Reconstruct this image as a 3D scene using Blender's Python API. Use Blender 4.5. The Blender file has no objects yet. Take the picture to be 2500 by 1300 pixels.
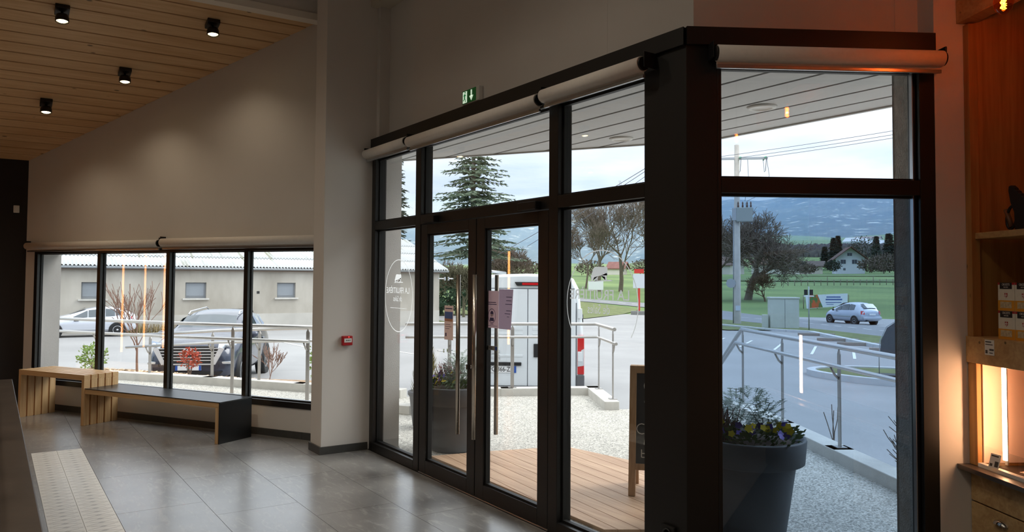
import bpy, bmesh, math, random
from mathutils import Vector, Matrix, Euler
from mathutils.noise import noise as pnoise
R_ = math.radians
SC = bpy.context.scene
COL = SC.collection

# ------------------------------------------------------------------ camera
cam_d = bpy.data.cameras.new('camera'); CAM = bpy.data.objects.new('camera', cam_d); COL.objects.link(CAM)
cam_d.sensor_width = 36.0; cam_d.lens = 27.38; cam_d.shift_y = -0.01534
cam_d.clip_start = 0.05; cam_d.clip_end = 12000
def cam_matrix(yaw, pitch, roll, loc):
    f0 = Vector((math.sin(yaw), math.cos(yaw), 0)); r0 = Vector((math.cos(yaw), -math.sin(yaw), 0)); u0 = Vector((0, 0, 1))
    f = f0*math.cos(pitch) + u0*math.sin(pitch); u = -f0*math.sin(pitch) + u0*math.cos(pitch)
    r = r0*math.cos(roll) + u*math.sin(roll); u2 = -r0*math.sin(roll) + u*math.cos(roll)
    return Matrix(((r.x, u2.x, -f.x, loc[0]), (r.y, u2.y, -f.y, loc[1]), (r.z, u2.z, -f.z, loc[2]), (0, 0, 0, 1)))
EYE = (0.0, 0.0, 1.71)
CAM.matrix_world = cam_matrix(R_(-56.28), R_(2.186), R_(0.365), EYE)
SC.camera = CAM

# ------------------------------------------------------------------ sky, sun, exposure
W = bpy.data.worlds.new('sky'); SC.world = W; W.use_nodes = True
def build_sky():
    nt = W.node_tree; nt.nodes.clear(); N = nt.nodes.new; L = nt.links.new
    out = N('ShaderNodeOutputWorld'); bg = N('ShaderNodeBackground'); tc = N('ShaderNodeTexCoord')
    sep = N('ShaderNodeSeparateXYZ'); L(tc.outputs['Generated'], sep.inputs[0])
    ramp = N('ShaderNodeValToRGB'); L(sep.outputs['Z'], ramp.inputs[0])     # overcast: whiter and brighter overhead
    e = ramp.color_ramp.elements
    e[0].position = 0.0; e[0].color = (0.66, 0.78, 1.0, 1)
    e[1].position = 0.8; e[1].color = (2.2, 2.28, 2.4, 1)
    m = e.new(0.10); m.color = (0.58, 0.72, 1.0, 1)
    m = e.new(0.22); m.color = (0.80, 0.92, 1.12, 1)
    m = e.new(0.36); m.color = (1.45, 1.54, 1.68, 1)
    mp = N('ShaderNodeMapping'); mp.inputs['Scale'].default_value = (1.3, 1.3, 7.0); L(tc.outputs['Generated'], mp.inputs[0])
    nz = N('ShaderNodeTexNoise'); nz.inputs['Scale'].default_value = 2.6; nz.inputs['Detail'].default_value = 6; nz.inputs['Roughness'].default_value = 0.55
    L(mp.outputs[0], nz.inputs[0])
    cr = N('ShaderNodeValToRGB'); L(nz.outputs['Fac'], cr.inputs[0])
    cr.color_ramp.elements[0].position = 0.40; cr.color_ramp.elements[0].color = (0, 0, 0, 1)
    cr.color_ramp.elements[1].position = 0.66; cr.color_ramp.elements[1].color = (1, 1, 1, 1)
    mx = N('ShaderNodeMixRGB'); mx.blend_type = 'MIX'; mx.inputs[2].default_value = (1.05, 1.08, 1.12, 1)
    ms = N('ShaderNodeMath'); ms.operation = 'MULTIPLY'; ms.inputs[1].default_value = 0.75; L(cr.outputs[0], ms.inputs[0])
    L(ms.outputs[0], mx.inputs[0]); L(ramp.outputs[0], mx.inputs[1])
    L(mx.outputs[0], bg.inputs[0]); bg.inputs[1].default_value = SKY_STRENGTH
    L(bg.outputs[0], out.inputs[0])
SKY_STRENGTH = 0.75
build_sky()
sun_d = bpy.data.lights.new('sun', 'SUN'); SUN = bpy.data.objects.new('sun', sun_d); COL.objects.link(SUN)
sun_d.energy = 1.15; sun_d.angle = R_(32); sun_d.color = (1.0, 0.95, 0.88)
SUN.rotation_euler = Vector((-math.sin(R_(18))*math.cos(R_(40)), -math.cos(R_(18))*math.cos(R_(40)), -math.sin(R_(40)))).to_track_quat('-Z', 'Y').to_euler()
vs = SC.view_settings
vs.view_transform = 'Standard'; vs.look = 'None'; vs.gamma = 1.0; vs.use_curve_mapping = False
vs.exposure = 0.9
SC.cycles.use_denoising = True
SC.cycles.max_bounces = 10; SC.cycles.diffuse_bounces = 4; SC.cycles.glossy_bounces = 4
SC.cycles.transparent_max_bounces = 24; SC.cycles.transmission_bounces = 6; SC.cycles.volume_bounces = 1
SC.cycles.sample_clamp_indirect = 8.0; SC.cycles.adaptive_threshold = 0.03
SC.cycles.caustics_reflective = False; SC.cycles.caustics_refractive = False

# ------------------------------------------------------------------ materials
MATS = {}
def nodes_of(name):
    m = bpy.data.materials.new(name); m.use_nodes = True; nt = m.node_tree
    return m, nt, nt.nodes['Principled BSDF'], nt.nodes['Material Output']
def lin(c):
    return tuple(((v/255.0)/12.92 if v/255.0 <= 0.04045 else ((v/255.0+0.055)/1.055)**2.4) for v in c) + (1.0,)
def pm(name, rgb, rough=0.5, metal=0.0, var=0.0, scale=6.0, stretch=(1, 1, 1), bump=0.0, bscale=None, rgb2=None, detail=4.0, spec=0.5, coat=0.0, contrast=None):
    """plain procedural material: base colour (sRGB 0-255) broken up by noise, optional bump"""
    if name in MATS: return MATS[name]
    m, nt, b, o = nodes_of(name); N = nt.nodes.new; L = nt.links.new
    c = lin(rgb); b.inputs['Base Color'].default_value = c
    b.inputs['Roughness'].default_value = rough; b.inputs['Metallic'].default_value = metal
    b.inputs['Specular IOR Level'].default_value = spec; b.inputs['Coat Weight'].default_value = coat
    if var > 0 or bump > 0 or rgb2:
        tc = N('ShaderNodeTexCoord'); mp = N('ShaderNodeMapping'); mp.inputs['Scale'].default_value = stretch
        L(tc.outputs['Object'], mp.inputs[0])
        nz = N('ShaderNodeTexNoise'); nz.inputs['Scale'].default_value = scale; nz.inputs['Detail'].default_value = detail; nz.inputs['Roughness'].default_value = 0.6
        L(mp.outputs[0], nz.inputs[0])
        if var > 0 or rgb2:
            cr = N('ShaderNodeValToRGB'); L(nz.outputs['Fac'], cr.inputs[0])
            lo, hi = contrast or (0.3, 0.7)
            cr.color_ramp.elements[0].position = lo; cr.color_ramp.elements[1].position = hi
            if rgb2: d = lin(rgb2)
            else: d = tuple(max(0, v*(1-var)) for v in c[:3]) + (1,)
            u = c if rgb2 else tuple(min(1, v*(1+var)) for v in c[:3]) + (1,)
            cr.color_ramp.elements[0].color = d; cr.color_ramp.elements[1].color = u
            L(cr.outputs[0], b.inputs['Base Color'])
        if bump > 0:
            n2 = nz
            if bscale:
                n2 = N('ShaderNodeTexNoise'); n2.inputs['Scale'].default_value = bscale; n2.inputs['Detail'].default_value = 3; L(mp.outputs[0], n2.inputs[0])
            bp = N('ShaderNodeBump'); bp.inputs['Strength'].default_value = bump; bp.inputs['Distance'].default_value = 0.02
            L(n2.outputs['Fac'], bp.inputs['Height']); L(bp.outputs[0], b.inputs['Normal'])
    MATS[name] = m
    return m
def em(name, rgb, strength):
    if name in MATS: return MATS[name]
    m, nt, b, o = nodes_of(name)
    b.inputs['Base Color'].default_value = lin(rgb); b.inputs['Emission Color'].default_value = lin(rgb); b.inputs['Emission Strength'].default_value = strength
    MATS[name] = m; return m
def wood(name, rgb, rgb2, axis='Y', rough=0.45, ring=14.0, knots=0.0, fine=60.0):
    """timber: grain stretched along one object axis, with optional round knots"""
    if name in MATS: return MATS[name]
    m, nt, b, o = nodes_of(name); N = nt.nodes.new; L = nt.links.new
    tc = N('ShaderNodeTexCoord'); mp = N('ShaderNodeMapping')
    st = {'X': (0.06, 1, 1), 'Y': (1, 0.06, 1), 'Z': (1, 1, 0.06)}[axis]
    mp.inputs['Scale'].default_value = st; L(tc.outputs['Object'], mp.inputs[0])
    n1 = N('ShaderNodeTexNoise'); n1.inputs['Scale'].default_value = ring; n1.inputs['Detail'].default_value = 3; n1.inputs['Distortion'].default_value = 1.5; L(mp.outputs[0], n1.inputs[0])
    n2 = N('ShaderNodeTexNoise'); n2.inputs['Scale'].default_value = fine; n2.inputs['Detail'].default_value = 2; L(mp.outputs[0], n2.inputs[0])
    ad = N('ShaderNodeMath'); ad.operation = 'ADD'; L(n1.outputs['Fac'], ad.inputs[0])
    ml = N('ShaderNodeMath'); ml.operation = 'MULTIPLY'; ml.inputs[1].default_value = 0.5; L(n2.outputs['Fac'], ml.inputs[0]); L(ml.outputs[0], ad.inputs[1])
    cr = N('ShaderNodeValToRGB'); L(ad.outputs[0], cr.inputs[0])
    cr.color_ramp.elements[0].position = 0.52; cr.color_ramp.elements[0].color = lin(rgb2)
    cr.color_ramp.elements[1].position = 0.92; cr.color_ramp.elements[1].color = lin(rgb)
    last = cr.outputs[0]
    if knots > 0:
        mk = N('ShaderNodeMapping'); s2 = {'X': (0.55, 1, 1), 'Y': (1, 0.55, 1), 'Z': (1, 1, 0.55)}[axis]
        mk.inputs['Scale'].default_value = s2; L(tc.outputs['Object'], mk.inputs[0])
        vo = N('ShaderNodeTexVoronoi'); vo.inputs['Scale'].default_value = knots; L(mk.outputs[0], vo.inputs['Vector'])
        kr = N('ShaderNodeValToRGB'); L(vo.outputs['Distance'], kr.inputs[0])
        kr.color_ramp.elements[0].position = 0.05; kr.color_ramp.elements[0].color = (1, 1, 1, 1)
        kr.color_ramp.elements[1].position = 0.085; kr.color_ramp.elements[1].color = (0, 0, 0, 1)
        mx = N('ShaderNodeMixRGB'); mx.inputs[2].default_value = tuple(v*0.35 for v in lin(rgb2)[:3]) + (1,)
        L(kr.outputs[0], mx.inputs[0]); L(last, mx.inputs[1]); last = mx.outputs[0]
    L(last, b.inputs['Base Color']); b.inputs['Roughness'].default_value = rough
    MATS[name] = m; return m
def glass(name, tint=(1, 1, 1), refl=1.0, ior=1.5):
    """thin architectural pane: clear with a tint, mirror part by Fresnel"""
    if name in MATS: return MATS[name]
    m, nt, b, o = nodes_of(name); nt.nodes.remove(b); N = nt.nodes.new; L = nt.links.new
    tr = N('ShaderNodeBsdfTransparent'); tr.inputs[0].default_value = tuple(tint) + (1,)
    gl = N('ShaderNodeBsdfGlossy'); gl.inputs['Roughness'].default_value = 0.0; gl.inputs[0].default_value = (refl, refl, refl, 1)
    fr = N('ShaderNodeFresnel'); ge = N('ShaderNodeNewGeometry'); io = N('ShaderNodeMapRange')      # same mirror part for either face of the sheet
    io.inputs[3].default_value = ior; io.inputs[4].default_value = 1.0/ior; L(ge.outputs['Backfacing'], io.inputs[0]); L(io.outputs[0], fr.inputs[0])
    mx = N('ShaderNodeMixShader'); L(fr.outputs[0], mx.inputs[0]); L(tr.outputs[0], mx.inputs[1]); L(gl.outputs[0], mx.inputs[2])
    L(mx.outputs[0], o.inputs[0]); MATS[name] = m; return m

# ------------------------------------------------------------------ mesh helpers
class MB:
    """collects shapes for ONE mesh object"""
    def __init__(s): s.v = []; s.f = []; s.sm = []
    def add(s, vs, fs, smooth=False):
        o = len(s.v); s.v += [Vector(p) for p in vs]
        for f in fs: s.f.append([i+o for i in f]); s.sm.append(smooth)
        return s
    def box(s, x0, x1, y0, y1, z0, z1, M=None):
        c = [Vector((x, y, z)) for z in (z0, z1) for y in (y0, y1) for x in (x0, x1)]
        if M is not None: c = [M @ p for p in c]
        return s.add(c, [(0, 2, 3, 1), (4, 5, 7, 6), (0, 1, 5, 4), (2, 6, 7, 3), (0, 4, 6, 2), (1, 3, 7, 5)])
    def prism(s, poly, z0, z1, M=None):
        """polygon (x,y) extruded in z; z0/z1 numbers or functions of (x,y)"""
        a = sum(poly[i][0]*poly[(i+1) % len(poly)][1]-poly[(i+1) % len(poly)][0]*poly[i][1] for i in range(len(poly)))
        if a < 0: poly = poly[::-1]
        n = len(poly); f0 = z0 if callable(z0) else (lambda x, y: z0); f1 = z1 if callable(z1) else (lambda x, y: z1)
        c = [Vector((x, y, f0(x, y))) for x, y in poly] + [Vector((x, y, f1(x, y))) for x, y in poly]
        if M is not None: c = [M @ p for p in c]
        return s.add(c, [tuple(range(n))[::-1], tuple(range(n, 2*n))] + [(i, (i+1) % n, n+(i+1) % n, n+i) for i in range(n)])
    def slab(s, poly, y0, y1, M=None):
        """polygon in (x,z) extruded along y"""
        T = Matrix(((1, 0, 0, 0), (0, 0, -1, 0), (0, 1, 0, 0), (0, 0, 0, 1)))
        return s.prism(poly, -y1, -y0, T if M is None else M @ T)
    def tube(s, pts, r, n=8, cap=True, M=None, smooth=True):
        pts = [Vector(p) for p in pts]; rs = r if isinstance(r, (list, tuple)) else [r]*len(pts)
        vs = []; up = None
        for i, p in enumerate(pts):
            d = (pts[min(i+1, len(pts)-1)]-pts[max(i-1, 0)]).normalized()
            if up is None: up = Vector((0, 0, 1)) if abs(d.z) < 0.9 else Vector((1, 0, 0))
            a = d.cross(up)
            if a.length < 1e-5: a = d.orthogonal()
            a.normalize(); b = a.cross(d).normalized(); up = b
            for k in range(n):
                t = 2*math.pi*k/n; vs.append(p+(a*math.cos(t)+b*math.sin(t))*rs[i])
        if M is not None: vs = [M @ v for v in vs]
        fs = []
        for i in range(len(pts)-1):
            for k in range(n):
                fs.append((i*n+k, (i+1)*n+k, (i+1)*n+(k+1) % n, i*n+(k+1) % n))
        s.add(vs, fs, smooth)
        if cap:
            o = len(s.v)-len(vs); s.f.append([o+k for k in range(n)]); s.sm.append(False)
            s.f.append([o+(len(pts)-1)*n+k for k in range(n)][::-1]); s.sm.append(False)
        return s
    def lathe(s, prof, c=(0, 0, 0), n=24, M=None, smooth=True):
        vs = []
        for r, z in prof:
            for k in range(n):
                t = 2*math.pi*k/n; vs.append(Vector((c[0]+r*math.cos(t), c[1]+r*math.sin(t), c[2]+z)))
        if M is not None: vs = [M @ v for v in vs]
        fs = []
        for i in range(len(prof)-1):
            for k in range(n): fs.append((i*n+k, i*n+(k+1) % n, (i+1)*n+(k+1) % n, (i+1)*n+k))
        o = len(s.v); s.add(vs, fs, smooth)
        if prof[0][0] > 1e-6: s.f.append([o+k for k in range(n)][::-1]); s.sm.append(False)
        if prof[-1][0] > 1e-6: s.f.append([o+(len(prof)-1)*n+k for k in range(n)]); s.sm.append(False)
        return s
    def ball(s, c, r, n=10, m=6, M=None):
        rx, ry, rz = r if isinstance(r, (tuple, list)) else (r, r, r)
        vs = []; fs = []
        for i in range(m+1):
            t = math.pi*i/m
            for k in range(n):
                p = 2*math.pi*k/n; vs.append(Vector((c[0]+rx*math.sin(t)*math.cos(p), c[1]+ry*math.sin(t)*math.sin(p), c[2]+rz*math.cos(t))))
        for i in range(m):
            for k in range(n): fs.append((i*n+k, (i+1)*n+k, (i+1)*n+(k+1) % n, i*n+(k+1) % n))
        if M is not None: vs = [M @ v for v in vs]
        return s.add(vs, fs, True)
    def loft(s, rings, closed=True, cap=True, smooth=True):
        n = len(rings[0]); o = len(s.v)
        vs = [Vector(p) for r in rings for p in r]; fs = []
        for i in range(len(rings)-1):
            for k in range(n if closed else n-1): fs.append((i*n+k, i*n+(k+1) % n, (i+1)*n+(k+1) % n, (i+1)*n+k))
        s.add(vs, fs, smooth)
        if cap and closed:
            s.f.append([o+k for k in range(n)][::-1]); s.sm.append(False); s.f.append([o+(len(rings)-1)*n+k for k in range(n)]); s.sm.append(False)
        return s
    def quad(s, a, b, c, d): return s.add([a, b, c, d], [(0, 1, 2, 3)])
    def mesh(s, name):
        me = bpy.data.meshes.new(name); me.from_pydata([tuple(p) for p in s.v], [], s.f)
        me.polygons.foreach_set('use_smooth', s.sm); me.update(); return me
    def build(s, name, mat, parent=None, bevel=0.0, sub=0, world=False):
        if world and parent is not None:
            inv = WM(parent).inverted(); s.v = [inv @ p for p in s.v]
        me = s.mesh(name); me.materials.append(mat)
        o = bpy.data.objects.new(name, me); COL.objects.link(o)
        if parent is not None: o.parent = parent
        if bevel > 0:
            md = o.modifiers.new('bevel', 'BEVEL'); md.width = bevel; md.segments = 2; md.limit_method = 'ANGLE'; md.angle_limit = R_(40)
        if sub > 0:
            md = o.modifiers.new('sub', 'SUBSURF'); md.levels = sub; md.render_levels = sub
        return o
def WM(o):
    M = o.matrix_basis.copy(); p = o.parent
    while p is not None: M = p.matrix_basis @ M; p = p.parent
    return M
def empty(name, loc=(0, 0, 0), rz=0.0, scale=None):
    o = bpy.data.objects.new(name, None); COL.objects.link(o); o.empty_display_size = 0.1
    o.location = loc; o.rotation_euler = (0, 0, rz)
    if scale: o.scale = (scale,)*3
    return o
def tag(o, label, cat, group=None, kind=None):
    o['label'] = label; o['category'] = cat
    if group: o['group'] = group
    if kind: o['kind'] = kind
    return o
def struct(o, label, cat): return tag(o, label, cat, None, 'structure')
def thing(name, label, cat, loc=(0, 0, 0), rz=0.0, group=None): return tag(empty(name, loc, rz), label, cat, group)
def clip(poly, a, b, c):
    """keep the part of a convex polygon with a*x + b*y <= c"""
    out = []
    for i in range(len(poly)):
        p = poly[i]; q = poly[(i+1) % len(poly)]; dp = a*p[0]+b*p[1]-c; dq = a*q[0]+b*q[1]-c
        if dp <= 0: out.append(p)
        if (dp < 0 < dq) or (dq < 0 < dp):
            t = dp/(dp-dq); out.append((p[0]+(q[0]-p[0])*t, p[1]+(q[1]-p[1])*t))
    return out
def text_mb(mb, s, size, M, depth=0.0008, align='CENTER', squeeze=1.0, bold=0.0):
    """flat lettering: M maps text x right, y up, z towards the reader"""
    cu = bpy.data.curves.new('t', 'FONT'); cu.body = s; cu.size = size; cu.align_x = align; cu.align_y = 'CENTER'; cu.extrude = depth; cu.resolution_u = 3; cu.offset = bold
    ob = bpy.data.objects.new('t', cu); COL.objects.link(ob)
    dg = bpy.context.evaluated_depsgraph_get(); me = ob.evaluated_get(dg).to_mesh()
    S = Matrix.Diagonal((squeeze, 1, 1, 1))
    mb.add([M @ S @ v.co for v in me.vertices], [tuple(p.vertices) for p in me.polygons])
    ob.evaluated_get(dg).to_mesh_clear(); bpy.data.objects.remove(ob); bpy.data.curves.remove(cu)
    return mb
def frame(o, x, y, z):
    x, y, z = Vector(x), Vector(y), Vector(z)
    return Matrix(((x.x, y.x, z.x, o[0]), (x.y, y.y, z.y, o[1]), (x.z, y.z, z.z, o[2]), (0, 0, 0, 1)))

# ------------------------------------------------------------------ the three window walls (plan directions)
LA = R_(30.8)
LD = Vector((math.cos(LA), math.sin(LA), 0)); LN = Vector((-math.sin(LA), math.cos(LA), 0))
LP = Vector((-8.093, 2.847, 0)); LF = frame(LP, LD, LN, (0, 0, 1))            # x along the bench wall, y outwards
RD = Vector((0.5, 0.8660254, 0)); RN = Vector((-0.8660254, 0.5, 0))
RP = Vector((-3.043, 3.19, 0)); RF = frame(RP, RD, RN, (0, 0, 1))             # x along the right window wall, y outwards
def ly(x): return LP.y + (x-LP.x)*math.tan(LA)                                 # bench wall line
FY = 3.19                                                                      # door front, inner face
def cz(x): return 3.285 + 0.291*(x+12.175)                                     # sloping timber ceiling
def tz(x, y):
    r = math.hypot(x, y)
    if r < 75: return -0.45-0.0145*r
    if r < 340: return -1.5375+(r-75)*0.0322
    a = math.degrees(math.atan2(x, y)); f = min(1.0, max(0.0, (a+47.5)/6.0))       # the hillside rises only to the right of the oaks
    return 6.995+(r-340)*(0.014+0.052*f)
# ================================================================== ROOM SHELL
paint = pm('wall_paint', (222, 218, 213), 0.85, var=0.03, scale=1.2, bump=0.04, bscale=180)
paint_dark = pm('dark_wall_paint', (34, 27, 24), 0.8, var=0.1, scale=2)
frame_m = pm('anthracite_frame', (22, 21, 21), 0.38, var=0.06, scale=9)
column_m = pm('dark_cladding', (15, 13, 12), 0.5, var=0.08, scale=3)
seal_m = pm('rubber_seal', (12, 12, 12), 0.6)
alu_m = pm('bare_aluminium', (170, 172, 175), 0.3, 0.9)
steel_m = pm('brushed_steel', (205, 196, 184), 0.24, 1.0, var=0.05, scale=40, stretch=(1, 1, 0.05))
chrome_m = pm('polished_steel', (225, 225, 225), 0.12, 1.0)
white_m = pm('white_plastic', (225, 224, 220), 0.4)
black_m = pm('black_plastic', (14, 14, 14), 0.45)
render_m = pm('exterior_render', (226, 224, 222), 0.9, var=0.05, scale=3, bump=0.25, bscale=140)
clear = glass('window_glass', (0.95, 0.965, 0.96))
tinted = glass('laminated_glass', (0.60, 0.70, 0.80), 1.0, 1.75)

# ---- floor: grout bed and every tile
def tile_mat():
    m, nt, b, o = nodes_of('grey_stone_tile'); N = nt.nodes.new; L = nt.links.new
    tc = N('ShaderNodeTexCoord'); n0 = N('ShaderNodeTexNoise'); n0.inputs['Scale'].default_value = 2.2; n0.inputs['Detail'].default_value = 7; L(tc.outputs['Object'], n0.inputs[0])
    r0 = N('ShaderNodeValToRGB'); L(n0.outputs['Fac'], r0.inputs[0])
    r0.color_ramp.elements[0].position = 0.3; r0.color_ramp.elements[0].color = lin((120, 119, 118)); r0.color_ramp.elements[1].position = 0.75; r0.color_ramp.elements[1].color = lin((148, 147, 145))
    mp = N('ShaderNodeMapping'); mp.inputs['Rotation'].default_value = (0, 0, R_(35)); mp.inputs['Scale'].default_value = (1.0, 3.2, 1); L(tc.outputs['Object'], mp.inputs[0])
    n1 = N('ShaderNodeTexNoise'); n1.inputs['Scale'].default_value = 4.5; n1.inputs['Detail'].default_value = 6; n1.inputs['Distortion'].default_value = 1.4; n1.inputs['Roughness'].default_value = 0.7; L(mp.outputs[0], n1.inputs[0])
    r1 = N('ShaderNodeValToRGB'); L(n1.outputs['Fac'], r1.inputs[0])
    r1.color_ramp.elements[0].position = 0.52; r1.color_ramp.elements[0].color = (0, 0, 0, 1); r1.color_ramp.elements[1].position = 0.80; r1.color_ramp.elements[1].color = (1, 1, 1, 1)
    mx = N('ShaderNodeMixRGB'); mx.inputs[2].default_value = lin((182, 181, 177)); L(r1.outputs[0], mx.inputs[0]); L(r0.outputs[0], mx.inputs[1]); L(mx.outputs[0], b.inputs['Base Color'])
    rr = N('ShaderNodeMapRange'); L(n1.outputs['Fac'], rr.inputs[0]); rr.inputs[1].default_value = 0.3; rr.inputs[2].default_value = 0.8; rr.inputs[3].default_value = 0.28; rr.inputs[4].default_value = 0.36; L(rr.outputs[0], b.inputs['Roughness'])
    b.inputs['Specular IOR Level'].default_value = 0.9; b.inputs['Coat Weight'].default_value = 0.6; b.inputs['Coat Roughness'].default_value = 0.22
    return m
tile_m = tile_mat()
grout_m = pm('dark_grout', (58, 57, 56), 0.9)
floor = MB().prism([(-12.3, -6.3), (4.2, -6.3), (4.2, 3.6), (-0.5, 6.0), (-2.0, 5.0), (-3.2, FY+0.1), (-7.5, FY+0.1), (-7.7, ly(-7.7)), (-12.3, ly(-12.3))], -0.12, -0.006).build('floor', grout_m)
struct(floor, 'grey stone tile floor of the shop entrance', 'floor')
PX, PY = 1.184, 0.6
tile_polys = 0
for k in range(-7, 4):
    y0 = 0.794+PY*k; y1 = y0+PY
    x = -7.497+0.401*k
    while x > -13.6: x -= PX
    while x < 3.5:
        poly = [(x+0.0015, y0+0.0015), (x+PX-0.0015, y0+0.0015), (x+PX-0.0015, y1-0.0015), (x+0.0015, y1-0.0015)]
        poly = clip(poly, -1, 0, 12.24)
        poly = clip(poly, -math.tan(LA), 1, LP.y-LP.x*math.tan(LA)) if poly else poly
        pieces = [poly]
        if k == -1 or k == 0:                      # leave the bay of the patterned strip free
            pass
        for pl in pieces:
            if len(pl) < 3: continue
            ys = [p[1] for p in pl]; xs = [p[0] for p in pl]
            if k == -1:                            # row in which the patterned strip lies (y 0.362..0.794, x > -8.91)
                parts = []
                if min(xs) < -8.91: parts.append(clip(pl, 1, 0, -8.9125))
                if max(xs) > -8.91: parts.append(clip(clip(pl, -1, 0, 8.9125), 0, 1, 0.3605))
            else: parts = [pl]
            for q in parts:
                if len(q) < 3: continue
                q = clip(q, 0, 1, FY-0.005)
                if len(q) < 3 or max(p[0] for p in q)-min(p[0] for p in q) < 0.01: continue
                MB().prism(q, -0.006, 0.0).build('floor_tile', tile_m, floor); tile_polys += 1
        x += PX

def cement_mat():
    m, nt, b, o = nodes_of('patterned_cement_tile'); N = nt.nodes.new; L = nt.links.new
    tc = N('ShaderNodeTexCoord'); sp = N('ShaderNodeSeparateXYZ'); L(tc.outputs['Generated'], sp.inputs[0])
    def M(op, a, b_=None):
        n = N('ShaderNodeMath'); n.operation = op
        for i, v in enumerate((a, b_)):
            if v is None: continue
            if isinstance(v, (int, float)): n.inputs[i].default_value = v
            else: L(v, n.inputs[i])
        return n.outputs[0]
    u, v = sp.outputs[0], sp.outputs[1]
    u2 = M('FRACT', M('MULTIPLY', u, 2.0))
    d1 = M('ABSOLUTE', M('SUBTRACT', u2, v)); d2 = M('ABSOLUTE', M('SUBTRACT', M('ADD', u2, v), 1.0))
    lines = M('LESS_THAN', M('MINIMUM', d1, d2), 0.035)
    bar = M('LESS_THAN', M('ABSOLUTE', M('SUBTRACT', u2, 0.5)), 0.05)
    c1 = M('ABSOLUTE', M('SUBTRACT', u2, 0.5)); c2 = M('ABSOLUTE', M('SUBTRACT', v, 0.5))
    dots = M('LESS_THAN', M('ADD', M('MULTIPLY', c1, 1.0), M('MULTIPLY', c2, 1.8)), 0.22)
    dash = M('MULTIPLY', M('LESS_THAN', M('ABSOLUTE', M('SUBTRACT', M('FRACT', M('MULTIPLY', u, 4.0)), 0.5)), 0.12), M('LESS_THAN', M('ABSOLUTE', M('SUBTRACT', v, 0.5)), 0.34))
    g = M('MINIMUM', M('ADD', M('MULTIPLY', lines, 0.6), M('ADD', M('MULTIPLY', dots, 0.45), M('MULTIPLY', dash, 0.3))), 1.0)
    edge = M('LESS_THAN', M('ABSOLUTE', M('SUBTRACT', v, 0.5)), 0.455)
    g = M('MULTIPLY', g, edge)
    mx = N('ShaderNodeMixRGB'); mx.inputs[1].default_value = lin((236, 235, 230)); mx.inputs[2].default_value = lin((150, 148, 144)); L(g, mx.inputs[0])
    L(mx.outputs[0], b.inputs['Base Color']); b.inputs['Roughness'].default_value = 0.35
    return m
cem = cement_mat()
strip_me = MB().box(0, 0.1975, 0, 0.2135, -0.006, 0.0005).mesh('patterned_tile'); strip_me.materials.append(cem)
for j in range(2):
    for i in range(36):
        o = bpy.data.objects.new('patterned_tile', strip_me); COL.objects.link(o); o.parent = floor; o.location = (-8.91+0.2*i, 0.3625+0.2160*j, 0)

# ---- bench wall with its long window opening (L frame: x = along, y = outwards)
WZ0, WZ1, WS0, WS1 = 0.32, 2.06, -4.633, 0.33
wl = MB()
wl.box(-5.3, WS0, 0, 0.35, -0.1, 5.7, LF)
wl.box(WS0, WS1, 0, 0.35, -0.1, WZ0, LF)
wl.box(WS0, WS1, 0, 0.35, WZ1, 5.7, LF)
pA = LF @ Vector((WS1, 0, 0)); pB = LF @ Vector((WS1, 0.35, 0))
wl.prism([(pA.x, pA.y), (-7.66, ly(-7.66)), (-7.37, FY+0.05), (-7.30, FY+0.05), (-7.30, 3.48), (-7.56, 3.58), (pB.x, pB.y)], -0.1, 5.7)
wl_o = struct(wl.build('wall_left', paint), 'painted bench wall below and above the long low window', 'wall')
ext = MB().box(-8.0, WS0-0.0, 0.35, 0.362, -0.8, 4.2, LF).box(WS0, 0.1, 0.35, 0.362, WZ1, 4.2, LF)
ext.box(WS0-0.012, WS0, 0.07, 0.362, WZ0, WZ1, LF).box(WS0, WS1, 0.12, 0.362, WZ1-0.012, WZ1, LF)
ext.box(WS0, 0.1, 0.35, 0.362, -0.8, WZ0, LF).prism([(-7.30, FY+0.09), (-7.285, FY+0.09), (-7.285, 3.49), (-7.30, 3.49)], -0.1, 3.0)
struct(ext.build('wall_outside', render_m), 'pale rendered outside face of the bench wall', 'wall')
wd = MB().box(-12.5, -12.24, -6.3, 0.5, -0.1, 5.7)
struct(wd.build('wall_dark', paint_dark), 'near-black painted end wall at the far left', 'wall')
pier = MB().box(-7.664, -7.37, 2.70, FY+0.3, 0, 5.7)
struct(pier.build('wall_pier', paint, bevel=0.004), 'painted wall pier between bench window and glass doors', 'wall')
up = MB().prism([(-7.37, FY+0.16), (-3.135, FY+0.16), (-3.2, FY+0.34), (-7.37, FY+0.34)], 3.03, 5.7)
up.box(-3.902, -3.896, FY+0.1585, FY+0.16, 3.13, 5.5)
struct(up.build('wall_front', paint), 'painted wall above the glass door front', 'wall')
ur = MB().box(0.092, 1.336, 0.16, 0.34, 3.03, 5.7, RF).box(1.30, 1.44, 0.155, 0.34, 3.03, 5.7, RF)
struct(ur.build('wall_above_right_window', paint), 'painted wall above the right hand window', 'wall')
wr = MB().box(1.438, 2.6, 0.0, 0.34, -0.1, 5.7, RF)
struct(wr.build('wall_right', paint), 'painted wall strip between right window and shelf unit', 'wall')
we = MB().box(1.40, 1.416, 0.10, 0.37, -0.1, 3.0, RF).box(1.40, 5.0, 0.345, 0.37, -0.8, 3.4, RF)
struct(we.build('wall_right_outside', pm('rough_grey_render', (196, 192, 186), 0.95, var=0.16, scale=14, bump=0.5, bscale=90)), 'rough grey rendered outer wall beside the right window', 'wall')
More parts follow.
